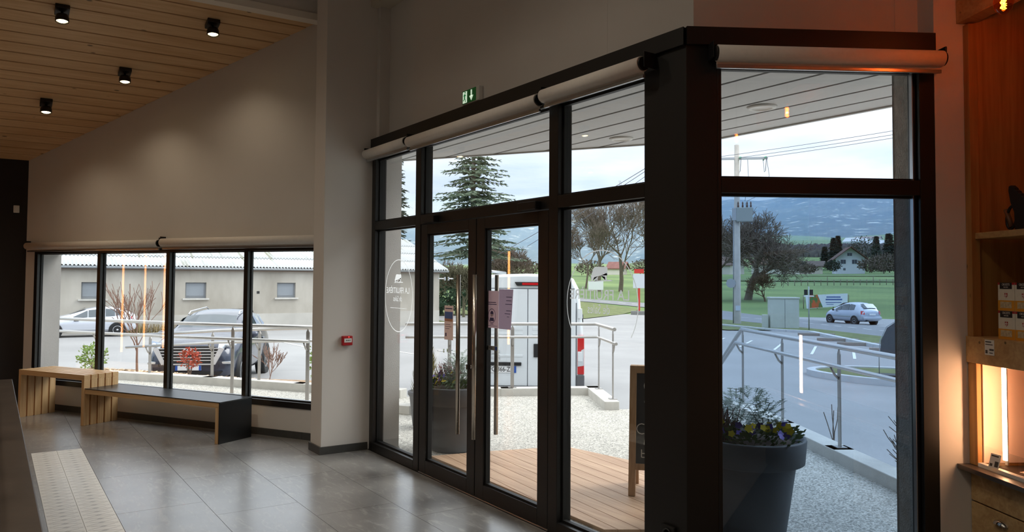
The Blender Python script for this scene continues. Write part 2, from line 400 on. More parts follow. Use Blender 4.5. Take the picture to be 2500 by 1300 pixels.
# rest of the room, behind and beside the camera
sh_m = pm('shop_wall', (206, 198, 188), 0.85)
bk = MB().box(-12.5, 4.5, -6.5, -6.3, -0.1, 5.7)
struct(bk.build('wall_back', sh_m), 'plain wall at the back of the shop', 'wall')
rs_ = MB().box(4.2, 4.4, -6.3, 3.6, -0.1, 5.7)
q0 = RF @ Vector((2.6, 0, 0)); q0b = RF @ Vector((2.6, 0.2, 0))
rs_.prism([(q0.x, q0.y), (4.4, 3.4), (4.4, 3.7), (q0b.x, q0b.y)], -0.1, 5.7)
struct(rs_.build('wall_side', sh_m), 'plain wall at the side of the shop', 'wall')
struct(MB().prism([(-8.12, -6.4), (4.4, -6.4), (4.4, 3.8), (-1.5, 5.6), (-3.1, 3.6), (-7.9, 3.6), (-8.12, 3.2)], 5.3, 5.5).build('ceiling_high', pm('ceiling_white', (226, 222, 214), 0.9)), 'plain high ceiling over the entrance', 'ceiling')

# ---- sloping ceiling, board by board
cback = MB().prism([(-12.3, -6.3), (-8.05, -6.3), (-8.05, ly(-8.05)+0.1), (-12.3, ly(-12.3)+0.1)], lambda x, y: cz(x)+0.022, lambda x, y: cz(x)+0.06)
ceil = struct(cback.build('ceiling', pm('ceiling_void', (10, 5, 3), 0.95)), 'sloping ceiling of knotty pine boards with dark gaps', 'ceiling')
pine = wood('knotty_pine', (228, 192, 146), (208, 166, 118), 'Y', 0.5, 9, 4.6)
i = 0
x = -12.24
while x < -8.06:
    x1 = min(x+0.192, -8.05)
    MB().prism([(x+0.0095, -6.3), (x1-0.0095, -6.3), (x1-0.0095, ly(x1)), (x+0.0095, ly(x))], lambda a, b: cz(a), lambda a, b: cz(a)+0.021).build('ceiling_board', pine, ceil)
    x = x1
struct(MB().box(-8.05, -7.95, -6.3, 2.9, 4.50, 5.6).build('wall_bulkhead', paint), 'painted bulkhead face above the edge of the pine ceiling', 'wall')
struct(MB().box(-8.075, -7.93, -6.3, 2.86, 4.445, 4.515).build('trim_1', pm('pale_trim', (240, 234, 222), 0.6)), 'pale trim along the upper edge of the pine ceiling', 'trim')
struct(MB().box(-7.37, -2.9, 3.16, FY+0.16, 4.50, 4.75).build('trim_2', pm('pale_beam', (205, 196, 178), 0.6)), 'pale beam high on the wall above the doors', 'trim')

# ---- skirting tiles
skirt = pm('skirting_tile', (70, 70, 68), 0.4, var=0.15, scale=7)
bb = empty('baseboard_left'); struct(bb, 'dark tile skirting along the bench wall', 'baseboard')
s = -4.9
while s < 0.45:
    e = min(s+0.597, 0.5); MB().box(s, e, -0.012, 0.0, 0.0, 0.075, LF).build('skirting_tile', skirt, bb); s += 0.6
bb2 = empty('baseboard_pier'); struct(bb2, 'dark tile skirting round the wall pier', 'baseboard')
MB().box(-7.676, -7.358, 2.684, 2.70, 0, 0.075).build('skirting_tile', skirt, bb2)
MB().box(-7.37, -7.358, 2.70, FY-0.01, 0, 0.075).build('skirting_tile', skirt, bb2)

# ================================================================== WINDOWS AND DOORS
def bar(name, parent, x0, x1, y0, y1, z0, z1, M=None, m=None): return MB().box(x0, x1, y0, y1, z0, z1, M).build(name, m or frame_m, parent, bevel=0.003)
# ---- long low window in the bench wall
w1 = struct(empty('window_1'), 'long low window of four panes behind the benches', 'window')
bar('frame_rail', w1, WS0, WS1, -0.012, 0.075, WZ0, WZ0+0.065, LF); bar('frame_rail', w1, WS0, WS1, -0.012, 0.075, WZ1-0.045, WZ1, LF)
bar('frame_post', w1, WS0, WS0+0.06, -0.012, 0.075, WZ0+0.065, WZ1-0.045, LF); bar('frame_post', w1, WS1-0.06, WS1, -0.012, 0.075, WZ0+0.065, WZ1-0.045, LF)
mull = [-3.40, -2.187, -0.963]; edges = [WS0+0.06] + [v for q in mull for v in (q, q+0.058)] + [WS1-0.06]
for q in mull: bar('mullion', w1, q, q+0.058, -0.012, 0.075, WZ0+0.065, WZ1-0.045, LF)
for j in range(4):
    a, b = edges[2*j], edges[2*j+1]
    MB().box(a, b, 0.045, 0.053, WZ0+0.065, WZ1-0.045, LF).build('pane', clear, w1)
    bd = MB()
    for (p, q, u, v) in ((a, b, WZ0+0.065, WZ0+0.08), (a, b, WZ1-0.055, WZ1-0.045)): bd.box(p, q, 0.035, 0.063, u, v, LF)
    bd.box(a, a+0.012, 0.035, 0.063, WZ0+0.08, WZ1-0.055, LF).box(b-0.012, b, 0.035, 0.063, WZ0+0.08, WZ1-0.055, LF)
    bd.build('glazing_bead', seal_m, w1)
MB().box(WS0, WS1, 0.08, 0.40, WZ0-0.02, WZ0+0.02, LF).build('outer_sill', alu_m, w1)

# ---- glass door front (world axes): fixed lights and overlights
w2 = struct(empty('window_2'), 'dark framed glass front around the double door', 'window')
D0, D1 = FY, FY+0.12
XL0, XL1, XM0, XM1, XN0, XN1, XC = -7.345, -7.264, -6.367, -6.262, -4.325, -4.222, -3.377
for a, b in ((XL0, XL1), (XM0, XM1), (XN0, XN1)): bar('post', w2, a, b, D0, D1, 0, 2.92)
bar('top_rail', w2, XL0, XC, D0, D1, 2.92, 3.03)
for a, b in ((XL1, XM0), (XM1, XN0), (XN1, XC)): bar('transom', w2, a, b, D0, D1, 2.203, 2.288)
for a, b in ((XL1, XM0), (XN1, XC)): bar('bottom_rail', w2, a, b, D0, D1, 0, 0.085)
def lite(par, x0, x1, z0, z1, yy, M=None, g=None, bead=0.014):
    MB().box(x0, x1, yy, yy+0.008, z0, z1, M).build('pane', g or clear, par)
    b = MB().box(x0, x1, yy-0.012, yy+0.02, z0, z0+bead, M).box(x0, x1, yy-0.012, yy+0.02, z1-bead, z1, M)
    b.box(x0, x0+bead, yy-0.012, yy+0.02, z0+bead, z1-bead, M).box(x1-bead, x1, yy-0.012, yy+0.02, z0+bead, z1-bead, M)
    b.build('glazing_bead', seal_m, par)
for a, b in ((XL1, XM0), (XN1, XC)):
    lite(w2, a, b, 0.085, 2.203, FY+0.055)
for a, b in ((XL1, XM0), (XM1, XN0), (XN1, XC)):
    lite(w2, a, b, 2.288, 2.92, FY+0.055)
bar('threshold', w2, XM1, XN0, FY+0.0, D1, 0.0, 0.012, m=alu_m)
hd = MB().prism([(-7.35, FY-0.02), (-3.043+0.0, FY-0.02), (-3.12, FY+0.16), (-7.35, FY+0.16)], 3.03, 3.13)
struct(hd.build('trim_3', column_m), 'dark header beam over the glass door front', 'trim')
struct(MB().box(0.0, 1.438, -0.02, 0.16, 3.03, 3.13, RF).build('trim_4', column_m), 'dark header beam over the right hand window', 'trim')
c2 = RF @ Vector((0.178, 0, 0)); c3 = RF @ Vector((0.178, 0.14, 0))
struct(MB().prism([(XC, FY), (-3.043, FY), (c2.x, c2.y), (c3.x, c3.y), (-3.2, FY+0.2), (XC, FY+0.14)], 0, 3.03).build('trim_5', column_m, bevel=0.003), 'dark clad corner column between doors and right window', 'trim')

# ---- double door
def door(name, label, x0, x1, hinge_left):
    d = struct(empty(name, (x0, FY, 0)), label, 'door')
    def b_(n, a0, a1, z0, z1): return MB().box(a0, a1, FY+0.004, FY+0.07, z0, z1).build(n, frame_m, d, bevel=0.003, world=True)
    st = 0.122
    b_('stile', x0, x0+st, 0.014, 2.198); b_('stile', x1-st, x1, 0.014, 2.198)
    b_('rail', x0+st, x1-st, 0.014, 0.125); b_('rail', x0+st, x1-st, 2.112, 2.198)
    MB().box(x0+st, x1-st, FY+0.036, FY+0.044, 0.125, 2.112).build('pane', clear, d, world=True)
    g = MB()
    for (p, q, u, v) in ((x0+st, x1-st, 0.125, 0.14), (x0+st, x1-st, 2.098, 2.112), (x0+st, x0+st+0.013, 0.14, 2.098), (x1-st-0.013, x1-st, 0.14, 2.098)): g.box(p, q, FY+0.022, FY+0.058, u, v)
    g.build('glazing_bead', seal_m, d, world=True)
    # long pull handles, inside and outside, cranked away from the meeting stile
    if hinge_left: xb, xs = x1-0.118, x1-0.045
    else: xb, xs = x0+0.125, x0+0.06
    for side, yb, yface in ((1, FY-0.085, FY+0.004), (-1, FY+0.165, FY+0.07)):
        xo = xb if side == 1 else (x1-0.175 if hinge_left else x0+0.05)
        xst = xs if side == 1 else (x1-0.06 if hinge_left else x0+0.06)
        h = MB().tube([(xo, yb, 0.485), (xo, yb, 1.75)], 0.017, 14).build('pull_handle', steel_m, d, world=True)
        for z in (0.51, 1.725):
            MB().tube([(xo, yb, z), (xst, yb, z), (xst, yface, z)], 0.010, 8).box(xst-0.02, xst+0.02, min(yface, yface-side*0.012), max(yface, yface-side*0.012), z-0.03, z+0.03).build('bracket', chrome_m, h)
    # closer on the head
    cx = x0+0.12 if hinge_left else x1-0.30
    c = MB().box(cx, cx+0.22, FY-0.055, FY+0.004, 2.205, 2.265).build('door_closer', black_m, d, bevel=0.006, world=True)
    MB().box(cx+0.10, cx+0.40 if hinge_left else cx+0.12, FY-0.05, FY-0.035, 2.185, 2.205).build('closer_arm', black_m, c)
    return d
d1 = door('door_1', 'left leaf of the dark framed double glass door', -6.255, -5.302, True)
d2 = door('door_2', 'right leaf of the dark framed double glass door', -5.292, -4.333, False)
MB().tube([(-5.34, FY+0.004, 1.02), (-5.34, FY-0.022, 1.02)], 0.017, 12).box(-5.352, -5.328, FY-0.05, FY-0.022, 1.0, 1.04).build('lock_cylinder', chrome_m, d1, world=True)
MB().box(-5.195, -5.025, FY+0.036, FY+0.0365, 1.168, 1.20).build('push_sticker', pm('sticker_grey', (196, 190, 184), 0.5), d2, world=True)
MB().box(-5.062, -5.03, FY+0.0354, FY+0.036, 1.17, 1.198).build('sticker_emblem', pm('sticker_blue', (38, 70, 140), 0.5), d2, world=True)
text_mb(MB(), 'TIREZ', 0.026, frame((-5.13, FY+0.0355, 1.184), (1, 0, 0), (0, 0, 1), (0, -1, 0)), 0.0003).build('sticker_print', pm('print_dark', (40, 38, 40), 0.6), d2, world=True)

# ---- right hand window
w3 = struct(empty('window_3', tuple(RP)), 'tall dark framed window to the right of the corner column', 'window')
def rbar(n, a, b, z0, z1): return MB().box(a, b, 0.0, 0.12, z0, z1, RF).build(n, frame_m, w3, bevel=0.003, world=True)
rbar('post', 0.178, 0.20, 0, 3.03); rbar('post', 1.348, 1.438, 0, 3.03); rbar('top_rail', 0.20, 1.348, 2.92, 3.03); rbar('transom', 0.20, 1.348, 2.203, 2.288); rbar('bottom_rail', 0.20, 1.348, 0, 0.085)
def rlite(z0, z1, g):
    MB().box(0.20, 1.348, 0.055, 0.063, z0, z1, RF).build('pane', g, w3, world=True)
    b = MB()
    for (p, q, u, v) in ((0.20, 1.348, z0, z0+0.014), (0.20, 1.348, z1-0.014, z1), (0.20, 0.214, z0+0.014, z1-0.014), (1.334, 1.348, z0+0.014, z1-0.014)): b.box(p, q, 0.04, 0.078, u, v, RF)
    b.build('glazing_bead', seal_m, w3, world=True)
    MB().box(1.316, 1.320, 0.02, 0.05, z0, z1, RF).build('edge_strip', alu_m, w3, world=True)
rlite(2.288, 2.92, clear); rlite(0.085, 2.203, tinted)
# ================================================================== INTERIOR THINGS
fabric_m = pm('blind_fabric', (236, 230, 222), 0.8, var=0.03, scale=30)
def blind(name, label, M, x0, x1, yc, zc, r, cap_left=True, cap_right=True, bracket=(True, True)):
    """roller blind rolled up: M maps x along, y outwards, z up"""
    t = thing(name, label, 'roller blind', tuple(M @ Vector(((x0+x1)/2, yc, zc-r))), math.atan2(M[1][0], M[0][0]), 'rolled up roller blinds')
    n = 20
    def cyl(a, b, rr): return MB().tube([M @ Vector((a, yc, zc)), M @ Vector((b, yc, zc))], rr, n)
    cyl(x0+0.012, x1-0.012, r).build('fabric_roll', fabric_m, t, world=True)
    MB().box(x0+0.012, x1-0.012, yc+r*0.25, yc+r*0.25+0.002, zc-r-0.02, zc-r*0.9, M).build('fabric_hem', fabric_m, t, world=True)
    MB().box(x0+0.012, x1-0.012, yc+r*0.25-0.008, yc+r*0.25+0.010, zc-r-0.034, zc-r-0.012, M).build('bottom_bar', alu_m, t, bevel=0.003, world=True)
    for c, a, d in ((cap_left, x0, 1), (cap_right, x1, -1)):
        if c:
            cp = cyl(a+d*0.0, a+d*0.014, r*0.86).build('end_cap', black_m, t, world=True)
            MB().tube([M @ Vector((a+d*0.012, yc, zc)), M @ Vector((a-d*0.004, yc, zc))], r*0.35, 12).build('axle', chrome_m, cp, world=False) if False else None
    for bk_, a in zip(bracket, (x0-0.012, x1+0.002)):
        if bk_: MB().box(a, a+0.01, yc-r*0.2, 0.0, zc-r*0.5, zc+r*1.5, M).build('bracket', black_m, t, bevel=0.002, world=True)
    return t
WF = Matrix.Translation((0, FY, 0))
blind('roller_blind', 'cream roller blind over the left half of the long low window', LF, -4.73, -2.25, -0.065, 2.118, 0.045)
blind('roller_blind', 'cream roller blind over the right half of the long low window', LF, -2.21, 0.35, -0.070, 2.126, 0.048)
blind('roller_blind', 'short cream roller blind at the left end of the door front', WF, -7.33, -6.385, -0.085, 2.966, 0.044)
blind('roller_blind', 'long cream roller blind above the double door', WF, -6.345, -4.315, -0.09, 2.950, 0.046)
blind('roller_blind', 'cream roller blind beside the dark corner column', WF, -4.285, -3.285, -0.09, 2.966, 0.046)
blind('roller_blind', 'cream roller blind over the tall right hand window', RF, 0.135, 1.44, -0.09, 2.960, 0.046)

# ---- fire alarm call point, exit sign, switch, socket
red_m = pm('alarm_red', (176, 22, 30), 0.35)
cp = thing('fire_alarm_call_point', 'small red fire alarm call point on the wall pier', 'fire alarm', (-7.37, 2.945, 1.10))
MB().box(-7.37, -7.325, 2.893, 2.997, 1.052, 1.146).build('housing', red_m, cp, bevel=0.006, world=True)
MB().box(-7.3255, -7.322, 2.908, 2.985, 1.083, 1.122).build('press_plate', white_m, cp, world=True)
sy = MB()
for k, yy in enumerate((2.930, 2.947, 2.964)):
    if k == 1: sy.tube([(-7.3222, yy, 1.103), (-7.3212, yy, 1.103)], 0.006, 10)
    else:
        d = 1 if k == 0 else -1
        sy.add([(-7.3215, yy+0.007*d, 1.103), (-7.3215, yy-0.005*d, 1.111), (-7.3215, yy-0.005*d, 1.095)], [(0, 1, 2)])
sy.build('press_symbol', pm('print_black', (15, 15, 15), 0.6), cp, world=True)
MB().tube([(-7.3255, 2.955, 1.136), (-7.321, 2.955, 1.136)], 0.004, 8).build('indicator', em('alarm_led', (255, 70, 60), 2.0), cp, world=True)

ex = thing('exit_sign', 'lit green emergency exit sign with running figure and arrow', 'exit sign', (-5.61, FY+0.16, 3.205))
MB().box(-5.735, -5.46, FY+0.115, FY+0.16, 3.195, 3.322).build('housing', white_m, ex, bevel=0.008, world=True)
green_m = em('exit_green', (20, 92, 40), 0.10); exw_m = em('exit_white', (205, 225, 200), 0.42)
ey = FY+0.1145
MB().box(-5.728, -5.505, ey-0.002, ey, 3.203, 3.315).build('green_face', green_m, ex, world=True)
MB().box(-5.716, -5.648, ey-0.004, ey-0.002, 3.209, 3.306).build('white_panel', exw_m, ex, world=True)
rn = MB()
def stroke(mb, pts, w, y):
    for (x0, z0), (x1, z1) in zip(pts[:-1], pts[1:]):
        d = Vector((x1-x0, 0, z1-z0)); p = Vector((-d.z, 0, d.x)).normalized()*w/2
        a, b = Vector((x0, y, z0)), Vector((x1, y, z1)); mb.quad(a-p, b-p, b+p, a+p)
stroke(rn, [(-5.682, 3.285), (-5.685, 3.248)], 0.020, ey-0.005); stroke(rn, [(-5.685, 3.25), (-5.672, 3.232), (-5.668, 3.214)], 0.010, ey-0.005); stroke(rn, [(-5.687, 3.25), (-5.697, 3.234), (-5.709, 3.232)], 0.010, ey-0.005)
stroke(rn, [(-5.676, 3.28), (-5.662, 3.266)], 0.007, ey-0.005); stroke(rn, [(-5.688, 3.28), (-5.703, 3.268)], 0.007, ey-0.005)
rn.tube([(-5.676, ey-0.004, 3.297), (-5.676, ey-0.006, 3.297)], 0.0075, 12)
rn.build('running_figure', em('exit_figure', (20, 120, 60), 0.25), ex, world=True)
ar = MB(); stroke(ar, [(-5.575, 3.305), (-5.575, 3.25)], 0.022, ey-0.004)
ar.add([(-5.608, ey-0.004, 3.256), (-5.575, ey-0.004, 3.212), (-5.542, ey-0.004, 3.256)], [(0, 1, 2)])
ar.build('arrow', exw_m, ex, world=True)

sw = thing('wall_switch', 'small white wall device on the near-black end wall', 'wall switch', (-12.24, 0.25, 2.56))
MB().box(-12.24, -12.215, 0.216, 0.284, 2.56, 2.658).build('cover', white_m, sw, bevel=0.006, world=True)
MB().box(-12.215, -12.208, 0.228, 0.272, 2.585, 2.635).build('rocker', white_m, sw, bevel=0.003, world=True)
so = thing('floor_socket', 'black power socket low on the dark corner column', 'power socket', (-3.17, FY, 0.25))
MB().box(-3.225, -3.120, FY-0.022, FY, 0.25, 0.347).build('box', black_m, so, bevel=0.005, world=True)
MB().lathe([(0.032, 0), (0.032, 0.006), (0.026, 0.006), (0.024, -0.004), (0.0, -0.004)], (0, 0, 0), 20, frame((-3.172, FY-0.022, 0.30), (1, 0, 0), (0, 0, 1), (0, -1, 0))).build('outlet', pm('socket_grey', (40, 40, 40), 0.4), so, world=True)

# ---- ceiling spotlights
lamp_m = em('lamp_disc', (255, 226, 168), 9.0)
spot_black = pm('spot_black', (16, 14, 13), 0.4)
spot_in = pm('spot_rim', (60, 26, 14), 0.4)
def spotlight(x, y, label, power=26.0):
    z = cz(x); th = math.atan(0.291)
    t = thing('ceiling_spotlight', label, 'spotlight', (x, y, z), 0, 'black spotlights on the pine ceiling')
    A = Matrix.Translation((x, y, z)) @ Matrix.Rotation(-th, 4, 'Y')
    MB().box(-0.075, 0.075, -0.062, 0.062, -0.042, 0.0, A).build('mount_box', spot_black, t, bevel=0.004, world=True)
    MB().tube([A @ Vector((0, 0, -0.04)), A @ Vector((0, 0, -0.08))], 0.012, 10).build('neck', spot_black, t, world=True)
    B = Matrix.Translation(A @ Vector((0.0, 0, -0.115))) @ Matrix.Rotation(R_(-9), 4, 'Y')
    h = MB().lathe([(0.030, 0.042), (0.052, 0.036), (0.060, 0.010), (0.060, -0.030), (0.055, -0.034), (0.050, -0.026), (0.048, -0.010)], (0, 0, 0), 24, B).build('lamp_head', spot_black, t, world=True)
    MB().lathe([(0.0485, -0.0105), (0.048, -0.020), (0.035, -0.030), (0.0, -0.034)], (0, 0, 0), 24, B).build('lamp_lens', lamp_m, h, world=False) if False else MB().lathe([(0.0485, -0.0105), (0.048, -0.020), (0.035, -0.030), (0.0, -0.034)], (0, 0, 0), 24, WM(t).inverted() @ B).build('lamp_lens', lamp_m, h)
    ld = bpy.data.lights.new('spot_light', 'SPOT'); ld.energy = power; ld.spot_size = R_(128); ld.spot_blend = 1.0; ld.color = (1.0, 0.82, 0.60); ld.shadow_soft_size = 0.045
    lo = bpy.data.objects.new('spot_light', ld); COL.objects.link(lo); lo.parent = t; lo.location = (0.0, 0, -0.20)
    lo.rotation_euler = (0, R_(4), 0)
    return t
SPOT_W = 7.0
spotlight(-8.63, 0.50, 'black ceiling spotlight nearest the upper left corner', SPOT_W)
spotlight(-8.42, 1.845, 'black ceiling spotlight nearest the pale ceiling trim', SPOT_W)
spotlight(-9.61, 1.18, 'black ceiling spotlight between the upper pair and the lowest one', SPOT_W)
spotlight(-10.53, 0.475, 'black ceiling spotlight lowest on the slope near the dark wall', SPOT_W)
for (x_, y_, l_) in ((-9.4, -1.1, 'first'), (-10.6, -2.2, 'second'), (-8.6, -2.6, 'third')): spotlight(x_, y_, 'black ceiling spotlight %s behind the counter end on the pine slope' % l_, SPOT_W)

# ---- benches
ash_y = wood('pale_ash', (218, 184, 138), (196, 156, 108), 'X', 0.42, 16, 0, 70)
ash_z = wood('pale_ash_upright', (218, 184, 138), (194, 152, 104), 'Z', 0.42, 16, 0, 70)
ash_d = wood('ash_spacer', (176, 122, 72), (150, 98, 54), 'Z', 0.5, 12)
lam_m = pm('black_laminate', (24, 26, 28), 0.32, var=0.05, scale=4)
def slat_bench(loc, rz, LEN, DEP, HT, label):
    """five-slat table-shaped bench; local x along, y towards the wall"""
    t = thing('slatted_bench', label, 'bench', loc, rz)
    TH = 0.062; n = 5; w = (DEP-4*0.016)/5
    for k in range(n):
        y0 = k*(w+0.016)
        MB().box(0, LEN, y0, y0+w, HT-TH, HT).build('seat_slat', ash_y, t, bevel=0.002)
        MB().box(0, 0.045, y0, y0+w, 0, HT-TH).build('leg_slat', ash_z, t, bevel=0.002)
        MB().box(LEN-0.045, LEN, y0, y0+w, 0, HT-TH).build('leg_slat', ash_z, t, bevel=0.002)
        if k < n-1:
            MB().box(0.006, LEN-0.006, y0+w, y0+w+0.016, HT-TH+0.004, HT-0.012).build('spacer', ash_d, t)
            MB().box(0.010, 0.037, y0+w, y0+w+0.016, 0.004, HT-TH).build('spacer', ash_d, t)
            MB().box(LEN-0.037, LEN-0.010, y0+w, y0+w+0.016, 0.004, HT-TH).build('spacer', ash_d, t)
    return t
pb0 = Vector((-11.32, 0.352, 0)); pb1 = Vector((-10.235, 0.918, 0))       # front feet of the slatted bench
ang = math.atan2(pb1.y-pb0.y, pb1.x-pb0.x); LEN1 = (pb1-pb0).length
pc0 = Vector((-10.235, 0.918, 0)); pc1 = Vector((-8.385, 1.985, 0)); a2 = math.atan2(pc1.y-pc0.y, pc1.x-pc0.x); ang = a2; pb0 = pb1-Vector((math.cos(a2), math.sin(a2), 0))*LEN1
slat_bench(tuple(pb0), ang, LEN1, 0.44, 0.58, 'pale slatted wooden bench in the corner, the taller of the two')
# low bench: black laminate seat and end panel on ash edging, its left end carried by the slatted bench
pc0 = Vector((-10.235, 0.918, 0)); pc1 = Vector((-8.385, 1.985, 0)); a2 = math.atan2(pc1.y-pc0.y, pc1.x-pc0.x); LEN2 = (pc1-pc0).length
t = thing('low_bench', 'low bench with black laminate seat and black end panel', 'bench', tuple(pc0+Vector((math.cos(a2), math.sin(a2), 0))*0.006), a2)
H2 = 0.43
MB().box(0.004, LEN2-0.014, 0.006, 0.44, H2-0.062, H2-0.008).build('seat_core', ash_y, t, bevel=0.002)
MB().box(0.004, LEN2, 0.0, 0.445, H2-0.008, H2).build('seat_top', lam_m, t, bevel=0.001)
MB().box(LEN2-0.068, LEN2-0.014, 0.006, 0.44, 0.0, H2-0.062).build('leg_core', ash_z, t, bevel=0.002)
MB().box(LEN2-0.014, LEN2, 0.0, 0.445, 0.0, H2-0.008).build('end_panel', lam_m, t, bevel=0.001)
MB().tube([(LEN2, 0.10, 0.14), (LEN2+0.002, 0.10, 0.14)], 0.006, 10).build('screw_cap', pm('cap_dark', (40, 42, 44), 0.4), t)

# ---- sales counter in the left foreground
stone_m = pm('dark_slate_top', (74, 66, 60), 0.36, var=0.35, scale=3.2, detail=7, bump=0.05)
ct = thing('sales_counter', 'dark stone topped sales counter in the left foreground', 'counter', (-3.9, -0.2, 0))
MB().box(-7.36, -0.9, -0.58, 0.158, 0.862, 0.90).build('worktop', stone_m, ct, bevel=0.004, world=True)
MB().box(-7.30, -0.95, -0.55, 0.10, 0.0, 0.862).build('cabinet_body', pm('counter_body', (60, 48, 38), 0.6, var=0.1), ct, world=True)
MB().box(-7.28, -0.95, -0.02, 0.038, 0.90, 0.955).build('upstand', wood('counter_oak', (176, 140, 98), (150, 112, 72), 'X', 0.5), ct, bevel=0.003, world=True)

# ---- shelf unit on the right (RF: x = s, y = -t into the room)
spruce_z = wood('spruce_upright', (186, 138, 78), (158, 106, 54), 'Z', 0.55, 10, 7.0)
spruce_x = wood('spruce_beam', (198, 158, 104), (170, 128, 78), 'Y', 0.55, 10, 9.0)
S1 = 1.61
t = thing('shelf_unit', 'tall spruce shelf unit with lit niche and drawers at the right edge', 'shelf unit', tuple(RF @ Vector((S1, -0.6, 0))))
def rb(mb, s0, s1, t0, t1, z0, z1): return mb.box(s0, s1, -t1, -t0, z0, z1, RF)
T1 = 2.9
rb(MB(), S1, S1+0.45, 0.002, 0.072, 0.70, 1.265).build('niche_post', spruce_z, t, bevel=0.002, world=True)
rb(MB(), S1, S1+0.05, 0.002, 0.05, 1.412, 3.18).build('side_post', spruce_z, t, bevel=0.002, world=True)
for k in range(5): rb(MB(), S1+0.05+0.0*k, S1+0.42, 0.002, 0.024, 1.412, 3.4).build('side_panel', spruce_z, t, world=True) if k == 0 else None
tw = 0.20
for k in range(14): rb(MB(), S1+0.42, S1+0.442, 0.002+tw*k+0.001, 0.002+tw*(k+1)-0.001, 0.70, 3.4).build('back_board', spruce_z, t, bevel=0.002, world=True)
rb(MB(), S1-0.012, S1+0.42, -0.0 + 0.002, T1, 1.265, 1.412).build('fascia_shelf', spruce_x, t, bevel=0.003, world=True)
rb(MB(), S1+0.02, S1+0.42, 0.05, T1, 1.955, 1.99).build('shelf', spruce_x, t, bevel=0.003, world=True)
rb(MB(), S1-0.04, S1+0.06, 0.002, T1, 3.19, 3.36).build('top_beam', spruce_x, t, bevel=0.003, world=True)
nich = pm('niche_lining', (236, 206, 190), 0.7)
rb(rb(MB(), S1+0.40, S1+0.418, 0.074, T1, 0.72, 1.262), S1+0.03, S1+0.40, 0.0745, 0.082, 0.72, 1.262).build('niche_lining', nich, t, world=True)
rb(MB(), 1.537, S1+0.42, 0.002, T1, 0.674, 0.70).build('counter_slab', stone_m, t, bevel=0.002, world=True)
rb(MB(), S1, S1+0.03, 0.074, T1, 0.70, 0.72).build('niche_edge', white_m, t, world=True)
rb(MB(), S1+0.03, S1+0.42, 0.002, T1, 0.0, 0.674).build('carcass', pm('carcass_grey', (92, 80, 70), 0.7), t, world=True)
for (z0, z1, hz) in ((0.502, 0.668, None), (0.10, 0.494, 0.44)):
    d = rb(MB(), S1+0.005, S1+0.03, 0.004, 0.60, z0, z1).build('drawer_front', wood('spruce_drawer', (206, 172, 122), (176, 138, 90), 'Y', 0.5, 12, 7), t, bevel=0.003, world=True)
    rb(MB(), S1+0.005, S1+0.03, 0.604, 1.2, z0, z1).build('drawer_front', MATS['spruce_drawer'], t, bevel=0.003, world=True)
    if hz:
        HM = RF @ frame((S1+0.005, -0.25, hz), (0, -1, 0), (0, 0, 1), (-1, 0, 0))
        cup = MB(); rings = []
        for a in range(9):
            th = math.pi*a/8
            rings.append([HM @ Vector((0.048*math.cos(th)*sc, 0.026*math.sin(th)*sc-0.006, hh)) for sc, hh in ((1, 0.0), (0.96, 0.016), (0.7, 0.026), (0.2, 0.029))])
        cup.loft(rings, closed=False, cap=False)
        inv = WM(t).inverted(); cup.v = [inv @ v for v in cup.v]
        cup.build('cup_pull', chrome_m, d)
# LED bar in the niche: a glowing tube that lights the niche
led_m = em('led_warm', (255, 190, 140), 30.0)
lb = thing('led_light_bar', 'glowing upright LED bar inside the lit niche', 'light bar', tuple(RF @ Vector((S1+0.07, -0.20, 0.735))))
rb(MB(), S1+0.062, S1+0.074, 0.188, 0.208, 0.76, 1.265).build('diffuser', led_m, lb, world=True)
rb(MB(), S1+0.074, S1+0.080, 0.188, 0.208, 0.735, 1.265).build('profile', alu_m, lb, world=True)
lb2 = thing('led_light_bar', 'glowing upright LED bar farther along the niche, seen mirrored in the window', 'light bar', tuple(RF @ Vector((S1+0.07, -2.20, 0.735))))
rb(MB(), S1+0.062, S1+0.074, 2.188, 2.208, 0.76, 1.265).build('diffuser', led_m, lb2, world=True)
rb(MB(), S1+0.074, S1+0.080, 2.188, 2.208, 0.735, 1.265).build('profile', alu_m, lb2, world=True)
led_t = em('led_tall', (255, 160, 84), 7.0)
for xx, yy, nm in ((-11.72, -1.30, 'first'), (-11.72, -2.22, 'second'), (-11.34, -2.02, 'third')):
    q = thing('tall_light_bar', 'tall LED bar, %s from the benches, mirrored in the bench window' % nm, 'light bar', (xx-0.02, yy, 0.0), 0, 'tall LED bars near the dark wall')
    MB().box(xx-0.045, xx-0.005, yy-0.02, yy+0.02, 0.02, 2.25).build('profile', alu_m, q, world=True); MB().box(xx-0.005, xx+0.005, yy-0.014, yy+0.014, 0.55, 2.23).build('diffuser', led_t, q, world=True); MB().box(xx-0.10, xx+0.08, yy-0.08, yy+0.08, 0.0, 0.02).build('foot', black_m, q, world=True)
